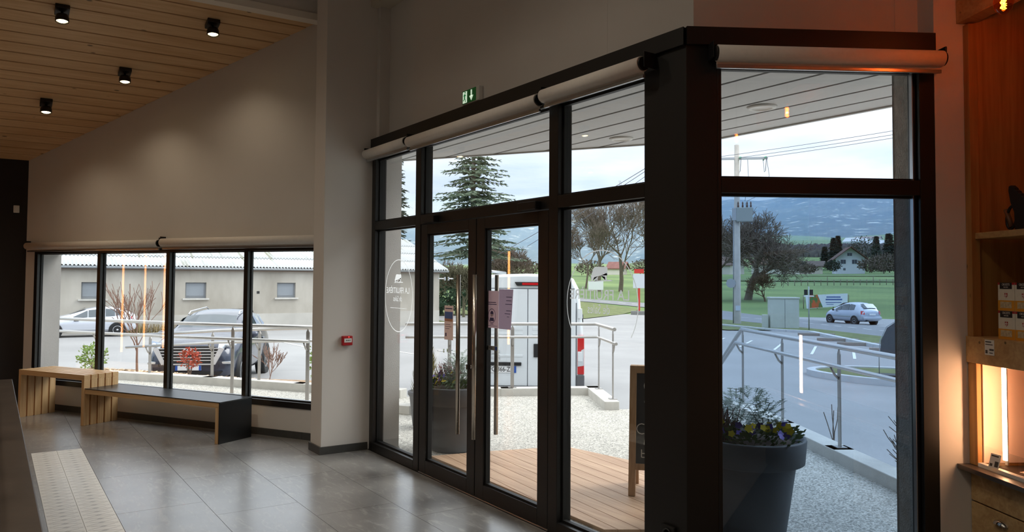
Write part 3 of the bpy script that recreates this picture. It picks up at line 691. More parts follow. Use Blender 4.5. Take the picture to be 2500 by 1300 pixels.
# leaflets, price cards and papers
card_m = pm('card_white', (226, 222, 214), 0.6); ink_m = pm('card_ink', (70, 66, 62), 0.7); inkr_m = pm('card_red', (150, 40, 40), 0.6)
def card(name, label, O, X, Y, w, h, lines, parts=True):
    Z = Vector(X).cross(Vector(Y)); F_ = frame(O, X, Y, Z)
    c = thing(name, label, 'price card', O)
    MB().box(0, w, 0, h, -0.001, 0.0, F_).build('sheet', card_m, c, world=True)
    b = MB()
    for (u0, u1, v0, v1) in lines: b.box(u0*w, u1*w, v0*h, v1*h, 0.0, 0.0006, F_)
    b.build('print', ink_m, c, world=True)
    return c
tn = -RN
card('price_card', 'white price card stuck on the shelf fascia', RF @ Vector((S1-0.014, -0.165, 1.322)), (RF.to_3x3() @ Vector((0, -1, 0))), (0, 0, 1), 0.075, 0.082, [(0.08, 0.7, 0.82, 0.9), (0.08, 0.85, 0.66, 0.72), (0.5, 0.95, 0.3, 0.42), (0.08, 0.3, 0.1, 0.32), (0.5, 0.85, 0.12, 0.18)])
card('price_card', 'white price card leaning at the foot of the LED bar', RF @ Vector((S1-0.02, -0.185, 0.725)), (RF.to_3x3() @ Vector((0.1, -1, 0))).normalized(), (RF.to_3x3() @ Vector((0.25, 0, 1))).normalized(), 0.07, 0.075, [(0.1, 0.8, 0.8, 0.9), (0.1, 0.35, 0.1, 0.3), (0.55, 0.9, 0.1, 0.5)])
gl = thing('glass_screen', 'low clear glass screen at the front of the niche', 'glass screen', tuple(RF @ Vector((S1+0.015, -0.4, 0.72))))
rb(MB(), S1+0.012, S1+0.016, 0.085, 0.9, 0.72, 0.82).build('pane', clear, gl, world=True)
paper_m = [pm('newsprint_%d' % k, c, 0.7, var=0.25, scale=22, rgb2=d, contrast=(0.45, 0.55)) for k, (c, d) in enumerate((((232, 214, 196), (200, 120, 84)), ((226, 218, 206), (120, 116, 120)), ((236, 208, 180), (206, 104, 60))))]
for k, (s_, t_, rz, z) in enumerate(((S1+0.07, 0.30, 8, 0.72), (S1+0.09, 0.34, -4, 0.726), (S1+0.13, 0.42, 14, 0.732))):
    lab = ['folded newspaper lying at the bottom of the pile in the niche', 'folded newspaper in the middle of the pile in the niche', 'folded newspaper on top of the pile in the niche'][k]
    n_ = thing('newspaper', lab, 'newspaper', tuple(RF @ Vector((s_, -t_, z))), math.atan2(RD.y, RD.x)+R_(rz), 'newspapers in the niche')
    MB().box(0, 0.26, -0.30, 0, 0, 0.004).build('outer_sheet', paper_m[k], n_, bevel=0.0015)
    MB().box(0.012, 0.25, -0.29, -0.004, 0.004, 0.0055).build('front_page', paper_m[(k+2) % 3], n_)
# pasta boxes, two by two
box_y = pm('carton_yellow', (222, 150, 36), 0.5); box_w = pm('carton_cream', (226, 218, 200), 0.5, var=0.06, scale=30); box_k = pm('carton_black', (30, 24, 24), 0.5); box_r = pm('carton_red', (170, 34, 34), 0.5); box_f = pm('carton_photo', (196, 176, 140), 0.5, var=0.3, scale=60)
tx_w = pm('carton_lettering', (236, 230, 220), 0.6)
BW, BH, BD = 0.126, 0.150, 0.07
for r_ in range(2):
    for c_ in range(4):
        s_ = S1+0.035+0.012*r_; t_ = 0.192+(BW+0.003)*c_+0.016*(1-r_); z_ = 1.412+r_*(BH+0.001)
        lab = 'yellow and cream pasta carton, %s of the %s row on the fascia shelf' % (('first', 'second', 'third', 'fourth')[c_], ('lower', 'upper')[r_])
        b = thing('pasta_carton', lab, 'carton', tuple(RF @ Vector((s_+BD/2, -(t_+BW/2), z_))), math.atan2(RD.y, RD.x), 'pasta cartons on the fascia shelf')
        # local: x = s, y = towards the wall; the printed face looks along -x
        h = BW/2; f = -BD/2
        MB().box(f, BD/2, -h, h, 0, BH).build('carton_body', box_w, b, bevel=0.001)
        MB().box(f-0.0006, f, -h, h, 0.0, 0.055).build('yellow_band', box_y, b)
        MB().box(f-0.0006, f, -h, h, BH-0.012, BH).build('red_band', box_r, b)
        MB().box(f-0.0012, f-0.0006, -h+0.018, h-0.016, BH-0.034, BH).build('name_plate', box_k, b)
        MB().box(f-0.0012, f-0.0006, -h+0.022, h-0.018, 0.016, 0.048).box(f-0.0014, f-0.0012, -h+0.020, h-0.016, 0.0145, 0.017).build('picture', box_f, b)
        TF = frame((f-0.0016, 0, BH-0.011), (0, -1, 0), (0, 0, 1), (-1, 0, 0))
        tm = text_mb(MB(), 'CROZETS', 0.016, TF, 0.0002, squeeze=0.85); text_mb(tm, 'NATURE', 0.009, frame((f-0.0016, 0, BH-0.025), (0, -1, 0), (0, 0, 1), (-1, 0, 0)), 0.0002); tm.build('lettering', tx_w, b)
        sh = MB().slab([(-0.011, 0.094), (0.011, 0.094), (0.011, 0.080), (0, 0.068), (-0.011, 0.080)], 0, 0.0006, frame((f-0.0006, 0, 0), (0, 1, 0), (-1, 0, 0), (0, 0, 1))).build('crest', box_r, b)
        MB().box(f-0.0018, f-0.0012, -0.002, 0.002, 0.071, 0.093).box(f-0.0018, f-0.0012, -0.010, 0.010, 0.081, 0.085).build('crest_cross', tx_w, sh)
# dark ornament on the upper shelf: serrated upright body on a base with a wire ring hanging beside it
bl = pm('cast_black', (12, 11, 11), 0.5); t = thing('shelf_ornament', 'black ornament with serrated edge and ring handle on the upper shelf', 'ornament', tuple(RF @ Vector((S1+0.15, -0.36, 1.99))))
pr = [(0.23, 0.0), (0.50, 0.0), (0.50, 0.12)]
z = 0.13; x = 0.46
for k in range(8): pr += [(x, z), (x-0.008, z+0.014)]; z += 0.026; x -= 0.032
pr += [(0.195, 0.35), (0.170, 0.345), (0.165, 0.31), (0.185, 0.22), (0.225, 0.14)]
OM = RF @ frame((S1+0.10, -0.115, 1.99), (0, -1, 0), (1, 0, 0), (0, 0, 1)) @ Matrix.Scale(0.70, 4)
MB().slab(pr, -0.02, 0.02, OM).build('serrated_body', bl, t, bevel=0.003, world=True)
MB().tube([OM @ Vector((0.175+0.055*math.cos(a), 0, 0.105+0.085*math.sin(a)+0.02*math.cos(a))) for a in [2*math.pi*k/20 for k in range(21)]], 0.008, 8, cap=False).build('ring_handle', bl, t, world=True)
MB().tube([OM @ Vector((0.11, 0, 0.17)), OM @ Vector((0.15, 0, 0.09)), OM @ Vector((0.17, 0, 0.03))], 0.012, 8).build('grip', wood('grip_wood', (120, 84, 54), (90, 60, 36), 'Z'), t, world=True)

# ---- pendant bulbs: one in view, two whose glow shows mirrored in the right hand panes
amber = glass('amber_bulb_glass', (1.0, 0.62, 0.30), 1.0, 1.3)
fil_m = em('filament', (255, 110, 22), 60.0); cap_m = pm('lamp_cap', (150, 110, 60), 0.35, 0.9); cord_m = pm('lamp_cord', (20, 18, 16), 0.7)
def pendant(P, label, power, shade=False, tilt=0):
    t = thing('pendant_bulb', label, 'pendant lamp', P, 0, 'amber pendant bulbs')
    MB().lathe([(0.004, -0.062), (0.020, -0.058), (0.038, -0.038), (0.046, -0.005), (0.042, 0.028), (0.026, 0.062), (0.015, 0.082)], (0, 0, 0), 20).build('bulb', amber, t)
    pts = [(0.013*math.cos(a*1.9), 0.013*math.sin(a*1.9), -0.036+0.0024*a) for a in range(0, 34)]
    MB().tube(pts, 0.0022, 5).build('filament', fil_m, t)
    c = MB().lathe([(0.016, 0.08), (0.018, 0.082), (0.018, 0.125), (0.006, 0.135)], (0, 0, 0), 16).build('cap', cap_m, t)
    MB().tube([(0, 0, 0.13), (0, 0, 5.3-P[2])], 0.003, 6).build('cord', cord_m, t)
    ld = bpy.data.lights.new('bulb_light', 'POINT'); ld.energy = power; ld.color = (1.0, 0.68, 0.36); ld.shadow_soft_size = 0.006
    lo = bpy.data.objects.new('bulb_light', ld); COL.objects.link(lo); lo.parent = t; lo.location = (0, 0, 0.0)
    return t
pendant(tuple(RF @ Vector((1.40, -0.625, 3.09))), 'glowing amber pendant bulb at the upper right corner', 0.45)
pendant(tuple(RF @ Vector((1.40, -1.80, 3.09))), 'amber pendant bulb next along the shelf, mirrored in the right window', 0.45)
pendant(tuple(RF @ Vector((1.40, -2.97, 3.09))), 'amber pendant bulb farthest along the shelf, mirrored above the utility pole', 0.45)

# ---- fill spots added out of view on the high ceiling to brighten the room
def fill_spot(x, y, label, power):
    t = thing('added_fill_spot', label, 'spotlight', (x, y, 5.3), 0, 'added fill spots on the high ceiling')
    MB().box(-0.07, 0.07, -0.06, 0.06, -0.04, 0).build('mount_box', spot_black, t, bevel=0.004)
    h = MB().lathe([(0.03, -0.04), (0.055, -0.06), (0.06, -0.14), (0.052, -0.145), (0.05, -0.12)], (0, 0, 0), 20).build('lamp_head', spot_black, t); MB().lathe([(0.05, -0.121), (0.0, -0.128)], (0, 0, 0), 20).build('lamp_lens', lamp_m, h)
    ld = bpy.data.lights.new('spot_light', 'SPOT'); ld.energy = power; ld.spot_size = R_(140); ld.spot_blend = 1.0; ld.color = (1.0, 0.88, 0.72); ld.shadow_soft_size = 0.06
    lo = bpy.data.objects.new('spot_light', ld); COL.objects.link(lo); lo.parent = t; lo.location = (0, 0, -0.17)
FILL_W = 56.0
for k, (x_, y_) in enumerate(((-6.2, 0.2), (-6.0, -2.4), (-3.8, 0.9), (-3.6, -1.8), (-1.2, 0.2), (-1.2, -2.6), (1.4, -0.8))):
    fill_spot(x_, y_, 'unseen added fill spot number %s counted from the pine ceiling' % ('one', 'two', 'three', 'four', 'five', 'six', 'seven')[k], FILL_W)
# ================================================================== OUTSIDE: ground, terrace, canopy, railings, barn
asphalt = pm('asphalt', (150, 149, 149), 0.62, var=0.12, scale=0.35, detail=8, bump=0.15, bscale=60)
road_m = pm('road_asphalt', (126, 127, 130), 0.7, var=0.08, scale=0.5, stretch=(1, 1, 1), detail=6)
grass_m = pm('winter_grass', (118, 126, 78), 0.95, rgb2=(84, 94, 54), scale=1.6, detail=8, bump=0.6, bscale=14)
field_m = pm('field_grass', (114, 136, 78), 0.95, rgb2=(82, 106, 58), scale=0.05, stretch=(0.7, 1.3, 0.3), detail=10, contrast=(0.38, 0.62))
conc_m = pm('pale_concrete', (206, 203, 196), 0.85, var=0.10, scale=5, detail=7, bump=0.15, bscale=70)
kerb_m = pm('kerb_stone', (196, 198, 200), 0.85, var=0.08, scale=3)
def gravel_mat():
    m, nt, b, o = nodes_of('washed_gravel_concrete'); N = nt.nodes.new; L = nt.links.new
    tc = N('ShaderNodeTexCoord'); vo = N('ShaderNodeTexVoronoi'); vo.inputs['Scale'].default_value = 85; L(tc.outputs['Object'], vo.inputs['Vector'])
    cr = N('ShaderNodeValToRGB'); L(vo.outputs['Color'], cr.inputs[0])
    e = cr.color_ramp.elements; e[0].position = 0.1; e[0].color = lin((118, 116, 110)); e[1].position = 0.95; e[1].color = lin((232, 228, 218)); k = e.new(0.5); k.color = lin((186, 182, 173))
    L(cr.outputs[0], b.inputs['Base Color']); b.inputs['Roughness'].default_value = 0.8
    bp = N('ShaderNodeBump'); bp.inputs['Strength'].default_value = 0.5; bp.inputs['Distance'].default_value = 0.006; bp.invert = True
    L(vo.outputs['Distance'], bp.inputs['Height']); L(bp.outputs[0], b.inputs['Normal'])
    return m
gravel = gravel_mat()
def polar(name, mat, rs, a0, a1, da, zf, label, cat):
    vs = []; fs = []; az = [a0+(a1-a0)*k/da for k in range(da+1)]
    for r in rs:
        for a in az:
            x, y = r*math.sin(R_(a)), r*math.cos(R_(a)); vs.append((x, y, zf(x, y)))
    n = len(az)
    for i in range(len(rs)-1):
        for k in range(n-1): fs.append((i*n+k, i*n+k+1, (i+1)*n+k+1, (i+1)*n+k))
    return struct(MB().add(vs, fs, True).build(name, mat), label, cat)
polar('ground', asphalt, [0.5, 6, 10, 14, 18, 23, 28, 34, 40, 48, 56, 64, 70, 76], -160, 60, 88, tz, 'pale worn asphalt of the car park', 'ground')
polar('field', field_m, [75, 80, 86, 92, 100, 110, 125, 145, 170, 200, 240, 290, 340, 420, 520, 640, 780, 950, 1150, 1400, 1750], -150, 50, 100, lambda x, y: tz(x, y)-0.02+(2.5*pnoise(Vector((x*0.006, y*0.006, 0)))*min(1, max(0, (math.hypot(x, y)-150)/400))*4), 'green winter meadow rising behind the road', 'meadow')
def strip(name, mat, near, far, eps, nl=10, nw=5):
    """ground strip between two plan polylines, laid on the terrain"""
    def sample(pl, n):
        L_ = [0]
        for p, q in zip(pl[:-1], pl[1:]): L_.append(L_[-1]+math.hypot(q[0]-p[0], q[1]-p[1]))
        out = []
        for k in range(n+1):
            d = L_[-1]*k/n; j = 0
            while j < len(pl)-2 and L_[j+1] < d: j += 1
            t = (d-L_[j])/max(1e-6, L_[j+1]-L_[j]); out.append((pl[j][0]+(pl[j+1][0]-pl[j][0])*t, pl[j][1]+(pl[j+1][1]-pl[j][1])*t))
        return out
    A = sample(near, nl); B = sample(far, nl); vs = []; fs = []
    for i in range(nl+1):
        for j in range(nw+1):
            t = j/nw; x = A[i][0]+(B[i][0]-A[i][0])*t; y = A[i][1]+(B[i][1]-A[i][1])*t; vs.append((x, y, tz(x, y)+eps))
    for i in range(nl):
        for j in range(nw): a = i*(nw+1)+j; fs.append((a, a+1, a+nw+2, a+nw+1))
    m = MB().add(vs, fs, True); return m.build(name, mat)
r_near = [(-10, 31), (-22.4, 37.8), (-29.4, 42.0), (-44.1, 50.0), (-62.7, 59.2), (-74.5, 60.1), (-92, 59)]
r_far = [(-17, 49), (-33.5, 57.4), (-40.6, 61.9), (-45.6, 62.5), (-55.6, 63.0), (-68.7, 64.9), (-78.6, 63.5), (-96, 62)]
r_far2 = [(-14, 39), (-30, 50.0), (-38, 55.2), (-45.6, 59.2), (-55.6, 62.4), (-66.7, 64.5), (-78.6, 63.9), (-96, 62.5)]
struct(strip('road', road_m, r_near, r_far2, 0.035, 24, 5), 'grey country road passing behind the car park', 'road')
lm = MB()
for k in range(26):
    t0 = k/26; 
    def mid(t):
        i = t*(len(r_near)-1); j = min(int(i), len(r_near)-2); f = i-j
        n_ = (r_near[j][0]+(r_near[j+1][0]-r_near[j][0])*f, r_near[j][1]+(r_near[j+1][1]-r_near[j][1])*f); g = (r_far2[j][0]+(r_far2[j+1][0]-r_far2[j][0])*f, r_far2[j][1]+(r_far2[j+1][1]-r_far2[j][1])*f)
        return Vector(((n_[0]+g[0])/2, (n_[1]+g[1])/2, 0))
    a, b = mid(t0), mid(t0+0.55/26); d = (b-a); p = Vector((-d.y, d.x, 0)).normalized()*0.07
    lm.add([(v.x, v.y, tz(v.x, v.y)+0.042) for v in (a-p, b-p, b+p, a+p)], [(0, 1, 2, 3)])
road_line = struct(lm.build('road_marking', pm('road_paint', (232, 232, 230), 0.6)), 'dashed white centre line on the country road', 'road marking')
struct(strip('verge', grass_m, [(-6, 24.5), (-12, 26.5), (-18.1, 30.4), (-26.4, 37.6), (-29.5, 37.8), (-30.7, 34.8), (-38, 41)], [(-10, 30.8), (-15, 33.6), (-22.4, 37.7), (-29.4, 41.9), (-34, 44.2), (-40, 47.5), (-43, 49.2)], 0.05, 20, 5), 'short grass verge between car park and road', 'verge')
struct(strip('verge_island', grass_m, [(-50, 35), (-53.6, 37.9), (-48.1, 38.9), (-54, 47), (-59.7, 55.7)], [(-92, 58.5), (-82, 59.5), (-73.8, 59.6), (-68, 58.2), (-62, 56.8)], 0.05, 14, 6), 'grass patch between driveway and road behind the van', 'verge')
struct(strip('verge_barn', grass_m, [(-44.5, 25.2), (-59, 30.0), (-61, 38.0), (-70, 45)], [(-60, 26), (-74, 34), (-80, 44), (-84, 56)], 0.05, 12, 6), 'rough grass behind the end of the barn', 'verge')
# kerb between car park and verge, stone by stone
for nm, pxs, rr in (('lower', range(1700, 2300, 20), 175.0), ('upper', range(1850, 2300, 20), 215.0)):
    fm = MB(); pts = []
    for px in pxs:
        a = R_(-56.28+math.degrees(math.atan((px-1250)/1901.5))); pts.append([(r*math.sin(a), r*math.cos(a)) for r in (rr, rr+5.0)])
    for p, q in zip(pts[:-1], pts[1:]): fm.add([(v[0], v[1], tz(*v)+0.35) for v in (p[0], q[0], q[1], p[1])], [(0, 1, 2, 3)])
    struct(fm.build('field_ditch', pm('ditch_grass', (70, 84, 50), 0.95, var=0.2, scale=0.1)), 'dark %s ditch line across the meadow' % nm, 'ditch')
kb = struct(empty('kerb'), 'pale kerb stones along the car park verge', 'kerb')
kp = [(-12.2, 26.3), (-18.3, 30.2), (-26.5, 37.4), (-29.6, 37.6), (-38, 41)]
def kerb_run(par, pts, w, h, unit, eps=0.0):
    for p, q in zip(pts[:-1], pts[1:]):
        a, b = Vector((p[0], p[1], 0)), Vector((q[0], q[1], 0)); L_ = (b-a).length; n = max(1, round(L_/unit)); d = (b-a)/n; nrm = Vector((-d.y, d.x, 0)).normalized()*w/2
        for k in range(n):
            u, v = a+d*(k+0.006), a+d*(k+0.994)
            MB().prism([((u-nrm).x, (u-nrm).y), ((v-nrm).x, (v-nrm).y), ((v+nrm).x, (v+nrm).y), ((u+nrm).x, (u+nrm).y)], lambda x, y: tz(x, y)-0.1, lambda x, y: tz(x, y)+h+eps).build('kerb_stone', kerb_m, par)
kerb_run(kb, kp, 0.32, 0.14, 1.6)
# rounded grass island with its kerb ring
isl = struct(empty('traffic_island', (-10.8, 19.4, tz(-10.8, 19.4))), 'rounded kerbed grass island in the car park', 'traffic island')
ring = []
cc = [(-12.95, 18.45), (-12.2, 18.0), (-11.2, 17.85), (-10.4, 18.0), (-9.3, 18.6), (-8.2, 19.4), (-8.6, 21.2), (-10.2, 21.3), (-11.8, 21.0), (-12.9, 20.2), (-13.2, 19.3)]
for k in range(len(cc)):
    p0, p1, p2, p3 = [Vector((*cc[(k+j-1) % len(cc)], 0)) for j in range(4)]
    for j in range(3):
        t = j/3; ring.append(0.5*((2*p1)+(-p0+p2)*t+(2*p0-5*p1+4*p2-p3)*t*t+(-p0+3*p1-3*p2+p3)*t**3))
cen = Vector((-10.8, 19.5, 0))
MB().prism([(v.x, v.y) for v in ring], lambda x, y: tz(x, y)-0.1, lambda x, y: tz(x, y)+0.11).build('turf', grass_m, isl, world=True)
for k in range(len(ring)):
    a, b = ring[k], ring[(k+1) % len(ring)]; oa = a+(a-cen).normalized()*0.22; ob = b+(b-cen).normalized()*0.22
    MB().prism([(a.x, a.y), (oa.x, oa.y), (ob.x, ob.y), (b.x, b.y)], lambda x, y: tz(x, y)-0.1, lambda x, y: tz(x, y)+0.15).build('kerb_stone', kerb_m, isl, world=True)
# wheel stops and parking lines
for k, (x, y) in enumerate(((-24.9, 35.6), (-21.6, 32.5), (-19.3, 30.6), (-16.6, 28.6))):
    o = MB().box(-0.9, 0.9, -0.1, 0.1, 0, 0.14).build('wheel_stop', pm('wheel_stop_concrete', (150, 140, 132), 0.85, var=0.1), None, bevel=0.02)
    o.location = (x, y, tz(x, y)); o.rotation_euler = (0, 0, R_(40))
    tag(o, ['grey wheel stop farthest left along the verge kerb', 'second grey wheel stop from the left along the verge kerb', 'third grey wheel stop from the left along the verge kerb', 'grey wheel stop nearest the shop along the verge kerb'][k], 'wheel stop', 'wheel stops along the kerb')
pl_ = MB()
for k in range(9):
    a = Vector((-23+k*1.9, 25.5-k*0.35, 0)); d = Vector((-0.55, 0.84, 0)).normalized()
    u, v = a, a+d*4.6; n_ = Vector((-d.y, d.x, 0))*0.05
    pl_.add([(q.x, q.y, tz(q.x, q.y)+0.008) for q in (u-n_, v-n_, v+n_, u+n_)], [(0, 1, 2, 3)])
for k in range(8):
    a = Vector((-24-k*2.6, 12.0-k*1.0, 0)); d = Vector((-1, 0.05, 0)).normalized(); u, v = a, a+d*4.8; n_ = Vector((-d.y, d.x, 0))*0.05
    pl_.add([(q.x, q.y, tz(q.x, q.y)+0.008) for q in (u-n_, v-n_, v+n_, u+n_)], [(0, 1, 2, 3)])
struct(pl_.build('parking_lines', MATS['road_paint']), 'white parking bay lines on the asphalt', 'road marking')

# ---- terrace, kerbs
def xy(v): return (v.x, v.y)
LB = [(-19.0, -1.2), (-15.2, 1.55), (-13.3, 3.05), (-11.95, 3.98), (-10.45, 5.05), (-10.05, 6.1), (-9.30, 7.70)]
ter = [xy(LF @ Vector((-12, 0.37, 0)))] + LB + [(-8.0, 6.95), (-6.98, 8.37), (-1.0, 4.86), xy(RF @ Vector((1.40, 0.35, 0))), xy(RF @ Vector((0.2, 0.12, 0))), (-3.3, FY+0.12), (-7.27, FY+0.12), (-7.27, 3.5), (-7.6, 3.62)]
tm = MB(); bmx = bmesh.new()
vs_ = [bmx.verts.new((p[0], p[1], -0.012)) for p in ter]; fc = bmx.faces.new(vs_); bmesh.ops.triangulate(bmx, faces=[fc])
bmx.verts.index_update(); tm.add([v.co.copy() for v in bmx.verts], [tuple(v.index for v in f.verts) for f in bmx.faces]); bmx.free()
n = len(ter); tm.add([(p[0], p[1], -0.012) for p in ter]+[(p[0], p[1], -0.95) for p in ter], [(i, n+i, n+(i+1) % n, (i+1) % n) for i in range(n)])
struct(tm.build('terrace', gravel), 'washed gravel concrete terrace outside the doors', 'terrace')
def wall_run(name, label, pts, w, z0, z1):
    root = struct(empty(name, (pts[0][0], pts[0][1], 0)), label, 'kerb')
    for p, q in zip(pts[:-1], pts[1:]):
        a, b = Vector((*p, 0)), Vector((*q, 0)); d = (b-a).normalized(); nr = Vector((-d.y, d.x, 0))*w/2; L_ = (b-a).length; k = max(1, round(L_/2.2))
        for j in range(k):
            u, v = a+(b-a)*(j/k)-(d*w/2 if j == 0 else Vector()), a+(b-a)*((j+1)/k)-(d*0.004 if j < k-1 else -d*w/2)
            MB().prism([xy(u-nr), xy(v-nr), xy(v+nr), xy(u+nr)], z0, z1).build('kerb_block', conc_m, root, bevel=0.008, world=True)
    return root
wall_run('terrace_kerb_door', 'low pale concrete kerb wall opposite the doors', [(-10.10, 5.95), (-9.78, 6.45), (-9.18, 7.62), (-8.02, 6.96)], 0.20, -0.5, 0.10)
wall_run('terrace_kerb_bench', 'low pale concrete kerb wall outside the bench window', [(-14.9, 1.75), (-13.3, 3.0), (-11.8, 4.0), (-10.45, 4.98)], 0.2, -0.5, 0.11)
wall_run('terrace_kerb_right', 'low pale concrete kerb wall under the right hand railing', [(-6.98, 8.30), (-5.78, 7.62), (-4.59, 6.91), (-3.4, 6.22), (-1.2, 4.95)], 0.22, -0.5, 0.10)
o = MB().prism([(-9.35, 4.22), (-9.0, 4.45), (-9.12, 4.62), (-9.47, 4.40)], -0.012, 0.10).build('kerb_end', conc_m, None, bevel=0.008); tag(o, 'short concrete kerb end beside the left hand glass panel', 'kerb end')

# ---- timber deck let into the terrace, board by board
deck = thing('timber_deck', 'angular brown timber deck laid in front of the doors', 'deck', (-5.4, 4.2, -0.01))
dw = wood('deck_larch', (206, 172, 142), (176, 140, 112), 'X', 0.6, 8, 3.0, 40)
dpoly = [(-6.72, 3.56), (-4.12, 3.52), (-3.75, 4.1), (-4.5, 5.08), (-5.55, 5.07), (-6.38, 4.93), (-6.60, 4.15)]
da = R_(-5.1); dd = Vector((math.cos(da), math.sin(da))); dn = Vector((-dd.y, dd.x))
k = 0; c0 = min(dn.x*p[0]+dn.y*p[1] for p in dpoly); c1 = max(dn.x*p[0]+dn.y*p[1] for p in dpoly); bwid = 0.138
while c0+k*bwid < c1:
    q = clip(clip(dpoly, -dn.x, -dn.y, -(c0+k*bwid+0.003)), dn.x, dn.y, c0+(k+1)*bwid-0.003)
    if len(q) >= 3: MB().prism(q, -0.012, 0.012).build('deck_board', dw, deck, world=True)
    k += 1

# ---- canopy soffit over the entrance (planks along the door front) and its edge
SZ = 3.0
so_poly = [(-8.6, 3.02), (-7.351, 3.825), (-4.88, 5.40), (-2.157, 5.41), xy(RF @ Vector((1.42, 0.345, 0))), xy(RF @ Vector((1.42, 0.17, 0))), xy(RF @ Vector((0.05, 0.17, 0))), (-3.2, FY+0.17), (-7.26, FY+0.13)]
soff_m = pm('soffit_panel', (206, 206, 206), 0.5, var=0.03, scale=2)
can = struct(empty('canopy', (-5, 4, SZ)), 'pale panelled canopy soffit over the entrance', 'canopy')
cr_ = MB()
for pl in ([(-8.6, 3.02), (-7.351, 3.825), (-4.88, 5.40), (-3.2, 5.405), (-3.2, FY+0.35), (-7.26, FY+0.35)], [(-3.2, FY+0.5), (-3.2, 5.405), (-2.157, 5.41), xy(RF @ Vector((1.42, 0.36, 0))), xy(RF @ Vector((0.05, 0.36, 0)))]): cr_.prism(pl, SZ+0.03, SZ+0.22)
cr_.prism([(-7.26, FY+0.125), (-3.2, FY+0.125), (-3.2, FY+0.34), (-7.26, FY+0.34)], SZ+0.03, SZ+0.034).box(0.02, 1.42, 0.125, 0.36, SZ+0.03, SZ+0.034, RF)
cr_.build('canopy_roof', black_m, can, world=True)
ys = [3.22+0.302*k for k in range(9)]
conv = [p for p in so_poly]
def soff_clip(y0, y1):
    # canopy outline is not convex at the window corner: cut it into a left and a right convex part
    left = [(-8.6, 3.02), (-7.351, 3.825), (-4.88, 5.40), (-3.2, 5.405), (-3.2, FY+0.13), (-7.26, FY+0.13)]
    right = [(-3.2, FY+0.15), (-3.2, 5.405), (-2.157, 5.41), xy(RF @ Vector((1.42, 0.345, 0))), xy(RF @ Vector((1.42, 0.125, 0))), xy(RF @ Vector((0.05, 0.125, 0)))]
    return [clip(clip(pl, 0, -1, -y0), 0, 1, y1) for pl in (left, right)]
for k in range(8):
    y0 = 3.04+0.302*k
    for q in soff_clip(y0+0.015, y0+0.302-0.015):
        if len(q) >= 3: MB().prism(q, SZ, SZ+0.03).build('soffit_panel', soff_m, can, world=True)
edge = MB()
for p, q in (((-8.6, 3.02), (-7.351, 3.825)), ((-7.351, 3.825), (-4.88, 5.40)), ((-4.88, 5.40), (-2.157, 5.41))):
    a, b = Vector((*p, 0)), Vector((*q, 0)); d = (b-a).normalized(); nr = Vector((-d.y, d.x, 0))*0.03
    edge.prism([xy(a), xy(b), xy(b+nr), xy(a+nr)], SZ-0.012, SZ+0.26)
edge.build('edge_trim', pm('canopy_edge', (188, 186, 182), 0.4, 0.3), can, world=True)
for (x, y) in ((-3.72, 4.69), (-5.285, 4.71)):
    dl = MB().lathe([(0.0, -0.010), (0.07, -0.010), (0.075, -0.016), (0.10, -0.014), (0.11, 0.0)], (x, y, SZ), 24).build('downlight', white_m, can, world=True)

# ---- railings
rail_m = pm('rail_steel', (200, 198, 196), 0.28, 0.85, var=0.03); post_m = pm('post_steel', (176, 172, 168), 0.4, 0.7, var=0.04)
def railing(name, label, pts, zt, zl, post_at, zb, dir_in, group='metal railings round the terrace'):
    """pts: plan polyline of the upper rail with heights; lower rail hangs inwards on brackets"""
    root = thing(name, label, 'railing', (pts[0][0], pts[0][1], zb), 0, group)
    up_ = [Vector((p[0], p[1], zt if len(p) < 3 else p[2])) for p in pts]
    MB().tube(up_, 0.026, 10).build('handrail', rail_m, root, world=True)
    di = Vector((dir_in[0], dir_in[1], 0)).normalized()*0.085
    MB().tube([v+di+Vector((0, 0, zl-zt)) for v in up_], 0.022, 10).build('lower_rail', rail_m, root, world=True)
    for (x, y, zbp, zt_) in post_at:
        best = None
        for a, b in zip(up_[:-1], up_[1:]):
            ab = Vector((b.x-a.x, b.y-a.y)); t_ = max(0, min(1, Vector((x-a.x, y-a.y)).dot(ab)/ab.length_squared)); c = a+(b-a)*t_; dd_ = (c.x-x)**2+(c.y-y)**2
            if best is None or dd_ < best[0]: best = (dd_, c, math.atan2(ab.y, ab.x))
        c = best[1]; Mx = Matrix.Translation((c.x, c.y, 0)) @ Matrix.Rotation(best[2], 4, 'Z')
        H = c.z-0.02
        pm_ = MB().slab([(-0.026, zbp), (0.026, zbp), (0.026, H-0.05), (0.0, H), (-0.026, H-0.05)], -0.006, 0.006, Mx).build('post', post_m, root, world=True)
        L2 = c.z+zl-zt
        br = MB().add([c*1 for c in []], [])
        s_ = di.length; up1 = Vector((c.x, c.y, L2-0.14)); MB().tube([up1, Vector((c.x, c.y, L2-0.10))+di*0.5, Vector((c.x, c.y, L2-0.02))+di], 0.012, 6).build('bracket', post_m, root, world=True)
        MB().box(-0.06, 0.06, -0.05, 0.05, zbp, zbp+0.008, Mx).build('base_plate', post_m, root, world=True)
    return root
railing('terrace_railing', 'metal railing with two rails on the kerb opposite the doors', [(-10.54, 5.14), (-10.30, 5.55), (-9.86, 6.30), (-9.16, 7.66), (-8.01, 7.02)], 1.05, 0.86, [(-10.2, 5.7, 0.0, 0), (-9.74, 6.52, 0.10, 0), (-9.5, 7.0, 0.10, 0), (-8.97, 7.56, 0.10, 0), (-8.10, 7.07, 0.10, 0)], 0.1, (1, -0.5))
